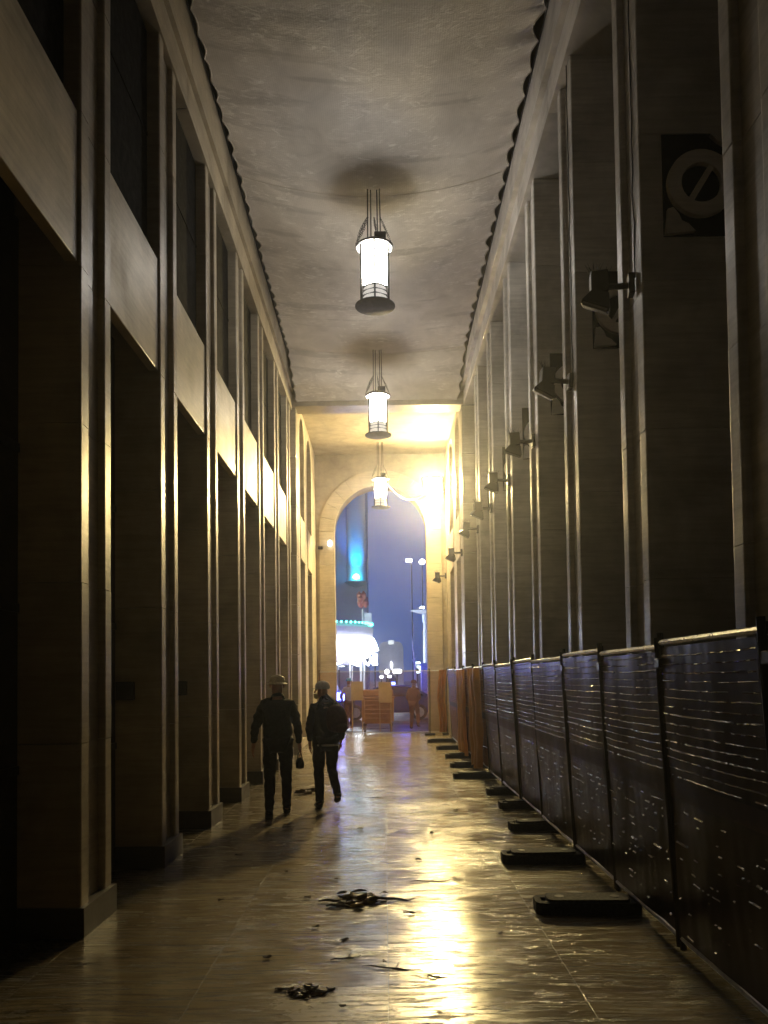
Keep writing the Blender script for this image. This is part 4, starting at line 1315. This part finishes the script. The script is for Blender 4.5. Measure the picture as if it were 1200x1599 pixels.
# building with a blue-lit shaft
BLD = plain('blue_grey_render', (0.20, 0.25, 0.40), 0.8, 0, 0.3, 0.2)
t = thing('building', 'tall dark building with a curved shaft washed in bright blue light', 'building', (-9, 92, 0))
fbox('wall', BLD, t, -18, -1.9, 92, 104, 0, 27)
for fz in (14.2, 17.6, 21.0):
    for fx in (-14.5, -12, -9.5, -7):
        wv = fbox('window', DGLASS, t, fx, fx + 1.2, 91.95, 92.1, fz, fz + 1.9)
        fbox('sill', BLD, wv, fx - 0.1, fx + 1.3, 91.8, 91.95, fz - 0.15, fz - 0.02)
SHAFT = plain('pale_render', (0.6, 0.6, 0.62), 0.8, 0, 0.5, 0.08)
sh = MB()
pts = []
for q in range(13):
    a = PI + PI * q / 12
    pts.append((-3.05 + 1.07 * math.cos(a), 91.99 + 0.8 * math.sin(a)))
sh.prism([pts], lambda u, v, z: (u, v, z), 12.9, 27).build('shaft', SHAFT, t)
MB().lathe([(0.1, 0), (0.8, 0.25), (1.35, 0.55), (1.35, 0.62), (1.0, 0.62)], 24, c=(-3.05, 91.6, 12.2)).build('corbel', BLD, t)
lt = MB().lathe([(0.1, 0.0), (0.35, 0.1), (0.45, 0.35), (0.30, 0.6), (0.1, 0.7)], 16, c=(-3.05, 90.6, 12.95)).build('uplight', glow('blue_uplight', (0.05, 0.75, 1.0), 30), t)
ld = bpy.data.lights.new('uplight', 'SPOT')
ld.energy = 6000
ld.color = (0.0, 0.36, 1.0)
ld.spot_size = R(60)
ld.spot_blend = 0.6
ld.shadow_soft_size = 0.4
lo = bpy.data.objects.new('uplight_lamp', ld)
lo.location = (-3.05, 90.1, 13.3)
lo.rotation_euler = Matrix.Rotation(R(162), 3, 'X').to_euler()
col.objects.link(lo)

# portal in the distance, signs, lights, mast
t = thing('gatehouse', 'pale round-topped gatehouse front in the middle distance with a lit crest', 'building', (0.55, 62, 0))
GH = plain('gate_stone', (0.42, 0.42, 0.48), 0.7, 0, 1.0, 0.15)
def rr_loop(w_, h_, r_):
    p = [(-w_ / 2, 0), (w_ / 2, 0)]
    for q in range(9):
        a = R(90 * q / 8)
        p.append((w_ / 2 - r_ + r_ * math.cos(a), h_ - r_ + r_ * math.sin(a)))
    for q in range(9):
        a = R(90 + 90 * q / 8)
        p.append((-w_ / 2 + r_ + r_ * math.cos(a), h_ - r_ + r_ * math.sin(a)))
    return p
MB().prism([rr_loop(1.9, 4.55, 0.5)], lambda u, v, z: (u, z, v), 0, 1.2).build('front', GH, t, local=True)
MB().prism([[(0.55 * math.cos(PI * q / 12), 3.35 + 0.35 * math.sin(PI * q / 12)) for q in range(13)] + [(0.5 * math.cos(PI * q / 12), 3.3 + 0.27 * math.sin(PI * q / 12)) for q in range(12, -1, -1)]], lambda u, v, z: (u, z, v), -0.15, -0.001).build('hood_mould', GH, t, local=True)
MB().box(-0.2, 0.2, -0.1, -0.002, 4.35, 4.65, 0.02).build('lit_plaque', glow('plaque_glow', (0.8, 0.85, 0.8), 1.0), t, local=True)
MB().prism([[(0.0, 3.05), (0.1, 2.8), (0.1, 2.55), (0.02, 2.4), (-0.08, 2.75)]], lambda u, v, z: (u, z, v), -0.1, -0.002).build('lit_crest', glow('crest_glow', (1, 1, 1), 4), t, local=True)
MB().prism([arch_pts(0, 0.9, 0.01, 1.5)], lambda u, v, z: (u, z, v), -0.03, -0.001).build('doorway', DGLASS, t, local=True)

def street_lamp(x, y_, z, w_, h_, lab, shape='globe', s=12):
    t = thing('street_lamp', lab, 'street lamp', (x, y_, 0))
    MB().tube([(0, 0, 0), (0, 0, z - h_ / 2)], 0.045, 8).build('post', STEEL, t, local=True)
    if shape == 'globe':
        MB().lathe([(0.1 * w_, -h_ / 2), (0.4 * w_, -h_ / 4), (0.5 * w_, 0), (0.4 * w_, h_ / 4), (0.1 * w_, h_ / 2)], 14, c=(0, 0, z)).build('globe', glow('lamp_glow', (1, 0.98, 0.95), s), t, local=True)
    else:
        MB().box(-w_ / 2, w_ / 2, -0.1, 0.1, z - h_ / 2, z + h_ / 2, min(w_, h_) * 0.3).build('lit_panel', glow('lamp_panel_glow', (1, 0.98, 0.95), s), t, local=True)
street_lamp(0.2, 60, 2.2, 0.38, 0.38, 'round white street lamp in front of the distant gatehouse')
street_lamp(0.95, 59, 2.22, 0.64, 0.3, 'wide white lit panel lamp beside the round street lamp', 'panel')
street_lamp(-0.2, 56, 1.82, 0.25, 0.16, 'small low white lamp seen above the wheeled bin, left one', 'panel')
street_lamp(0.35, 56, 1.84, 0.26, 0.16, 'small low white lamp seen above the wheeled bin, right one', 'panel')
t = thing('mast_lamp', 'tall grey mast at the right of the arch with a wide flat disc top', 'mast', (2.45, 46, 0))
MASTM = plain('pale_mast', (0.5, 0.56, 0.68), 0.45)
MB().lathe([(0.2, 0), (0.2, 3.2), (0.17, 5.0)], 16).build('shaft', MASTM, t, local=True)
MB().lathe([(0.22, 4.9), (0.24, 5.0), (0.24, 5.3), (0.22, 5.4)], 16).build('collar', MASTM, t, local=True)
MB().lathe([(0.1, 5.4), (0.5, 5.45), (0.9, 5.58), (0.7, 5.65), (0.1, 5.7)], 28).build('disc', MASTM, t, local=True)
MB().box(-0.35, -0.1, -0.2, 0.0, 5.72, 5.8, 0.03).build('floodlight', WHITE_GLOW, t, local=True)
street_lamp(3.45, 70, 11.9, 0.55, 0.5, 'tall street lamp with a white head high on the right of the arch')
t = thing('street_lamp', 'tall street lamp with a flat lit head left of the other tall lamp', 'street lamp', (2.35, 72, 0))
MB().tube([(0.25, 0.4, 0), (0.25, 0.4, 12.0), (0.0, 0, 12.3)], 0.05, 8).build('post', STEEL, t, local=True)
MB().box(-0.28, 0.28, -0.2, 0.2, 12.2, 12.45, 0.05).build('lit_head', glow('flat_head_glow', (1, 0.98, 0.95), 12), t, local=True)
# birch-like white pole
t = thing('bare_sapling', 'slim bare white-barked sapling at the right of the arch', 'tree', (1.35, 36, 0))
mb = MB()
BARK = plain('white_bark', (0.75, 0.77, 0.8), 0.6)
mb.tube([(0.12, 0, 0), (0.1, 0, 1.0), (0.06, 0, 1.7), (0.02, 0.02, 2.5), (-0.06, 0, 3.3), (-0.08, 0, 3.6)], [0.06, 0.055, 0.05, 0.045, 0.03, 0.012], 8)
mb.build('trunk', BARK, t, local=True)
for pts in ([(0.05, 0, 1.9), (0.12, 0.02, 2.4), (0.1, 0.05, 2.9)], [(-0.05, 0, 3.1), (0.03, 0, 3.4), (0.02, 0, 3.7)], [(0.03, 0, 2.3), (-0.1, 0.05, 2.6)]):
    MB().tube(pts, [0.02, 0.014, 0.006], 5).build('branch', BARK, t, local=True)
# lit sign with a blocky glyph
t = thing('lit_sign', 'small square lit sign showing a blocky white glyph, right of the white sapling', 'sign', (1.62, 39, 0))
MB().tube([(0, 0.1, 0), (0, 0.1, 1.9)], 0.03, 8).build('post', STEEL, t, local=True)
MB().box(-0.16, 0.16, 0, 0.06, 1.9, 2.55, 0.01).build('box', plain('sign_back', (0.05, 0.09, 0.12), .5), t, local=True)
SG = glow('sign_glow', (0.8, 0.97, 1.0), 5)
for (a, b, c, d) in ((-0.13, 0.13, 2.40, 2.50), (-0.13, -0.07, 1.95, 2.38), (-0.02, 0.13, 2.2, 2.3), (-0.06, 0.13, 1.95, 2.03), (0.08, 0.13, 2.05, 2.18)):
    MB().box(a, b, -0.012, -0.001, c, d).build('glyph', SG, t, local=True)
t = thing('utility_cabinet', 'grey street cabinet behind the right jamb of the arch', 'cabinet', (1.78, 34, 0))
MB().box(-0.22, 0.3, 0, 0.4, 0.02, 2.35, 0.02).build('body', MASTM, t, local=True)
MB().box(-0.2, 0.28, -0.02, -0.001, 0.1, 2.25, 0.008).build('door', MASTM, t, local=True)

# cars
def car(label, loc, rz, bodym, lit=False, van=False, name='parked_car'):
    t = thing(name, label, 'van' if van else 'car', loc, None, rz)
    if van:
        prof = [(-2.4, .35), (2.4, .35), (2.45, .8), (2.1, 1.15), (1.6, 2.0), (1.3, 2.1), (-2.35, 2.1), (-2.45, 1.8)]
    else:
        prof = [(-2.05, .32), (2.05, .30), (2.15, .62), (1.95, .80), (1.05, .93), (0.45, 1.40), (-0.9, 1.45), (-1.75, 1.0), (-2.1, .92)]
    mb = MB().prism([prof], lambda u, v, z: (u, z, v), -0.85, 0.85)
    bm = bmesh.new()
    me = mb.mesh('body', bodym)
    bm.from_mesh(me)
    bmesh.ops.bevel(bm, geom=[e for e in bm.edges if len(e.link_faces) == 2 and e.calc_face_angle(0) > 0.5], offset=0.07, segments=3, affect='EDGES')
    bm.to_mesh(me)
    bm.free()
    put('body', me, t)
    if van:
        wins = [[(1.05, 1.25), (1.95, 1.25), (1.55, 1.9), (1.05, 1.9)]]
    else:
        wins = [[(-0.1, .97), (0.95, .97), (0.42, 1.33), (-0.1, 1.36)], [(-1.5, 1.0), (-0.2, .97), (-0.2, 1.36), (-0.9, 1.36)]]
    for wn in wins:
        for s in (-1, 1):
            MB().prism([wn], lambda u, v, z: (u, z, v), s * 0.851, s * 0.865).build('side_window', DGLASS, t, local=True)
    for x in (-1.3, 1.3):
        for s in (-1, 1):
            M = Matrix.Translation((x, s * 0.78, 0.33)) @ Matrix.Rotation(R(90), 4, 'X')
            wv = MB().lathe([(0.2, -0.1), (0.32, -0.1), (0.33, 0), (0.32, 0.1), (0.2, 0.1)], 24, M=M).build('wheel', BLACK, t, local=True)
            MB().lathe([(0.03, -0.108), (0.21, -0.11), (0.22, 0.0), (0.21, 0.11), (0.03, 0.108)], 10, M=M).build('rim', WHITEMETAL, wv, local=True)
    for s in (-1, 1):
        MB().box(2.05, 2.17, s * 0.6 - 0.14, s * 0.6 + 0.14, 0.6, 0.74, 0.03).build('headlight', WHITE_GLOW if lit else WHITEMETAL, t, local=True)
    return t
CARBLUE = plain('blue_car_paint', (0.05, 0.07, 0.35), 0.25)
VANW = plain('white_van_paint', (0.75, 0.76, 0.8), 0.3)
c = car('blue patrol car with a blue beacon parked behind the arch', (0.1, 33.5, 0.0), R(180), CARBLUE)
MB().box(-0.35, -0.1, -0.5, 0.5, 1.45, 1.56, 0.03).build('beacon', glow('beacon_glow', (0.1, 0.15, 1.0), 25), c, local=True)
MB().box(0.05, 0.25, -0.5, -0.35, 1.45, 1.55, 0.03).build('red_beacon', glow('red_beacon_glow', (1.0, 0.15, 0.05), 8), c, local=True)
bl = bpy.data.lights.new('beacon', 'POINT')
bl.energy = 40
bl.color = (0.08, 0.1, 1.0)
bl.shadow_soft_size = 0.2
blo = bpy.data.objects.new('beacon_lamp', bl)
blo.location = (0.9, 33.0, 1.75)
col.objects.link(blo)
v = car('white van with lit headlights at the left of the arch', (-4.1, 36, 0.0), R(0), VANW, True, True, 'parked_van')
for yy in (-0.88, 0.6):
    MB().box(2.0, 2.46, yy, yy + 0.28, 0.78, 1.12, 0.04).build('strobe', glow('strobe_glow', (0.06, 0.08, 1.0), 80), v, local=True)
MB().box(0.5, 1.28, -0.75, 0.75, 2.11, 2.26, 0.04).build('blue_lightbar', glow('lightbar_glow', (0.04, 0.08, 1.0), 120), v, local=True)

# ------------------------------------------------------------------ the hazy night air
HAZE = 0.0027
hm = bpy.data.materials.new('haze')
hm.use_nodes = True
ht = hm.node_tree
ht.nodes.remove(ht.nodes['Principled BSDF'])
pv = ht.nodes.new('ShaderNodeVolumePrincipled')
pv.inputs['Color'].default_value = (0.85, 0.88, 0.95, 1)
pv.inputs['Density'].default_value = HAZE
pv.inputs['Anisotropy'].default_value = 0.88
ht.links.new(pv.outputs[0], ht.nodes['Material Output'].inputs['Volume'])
hz = MB().box(-305, 305, -65, 505, -1.05, 30).build('haze', hm, smooth=0)
tag(hz, kind='stuff')
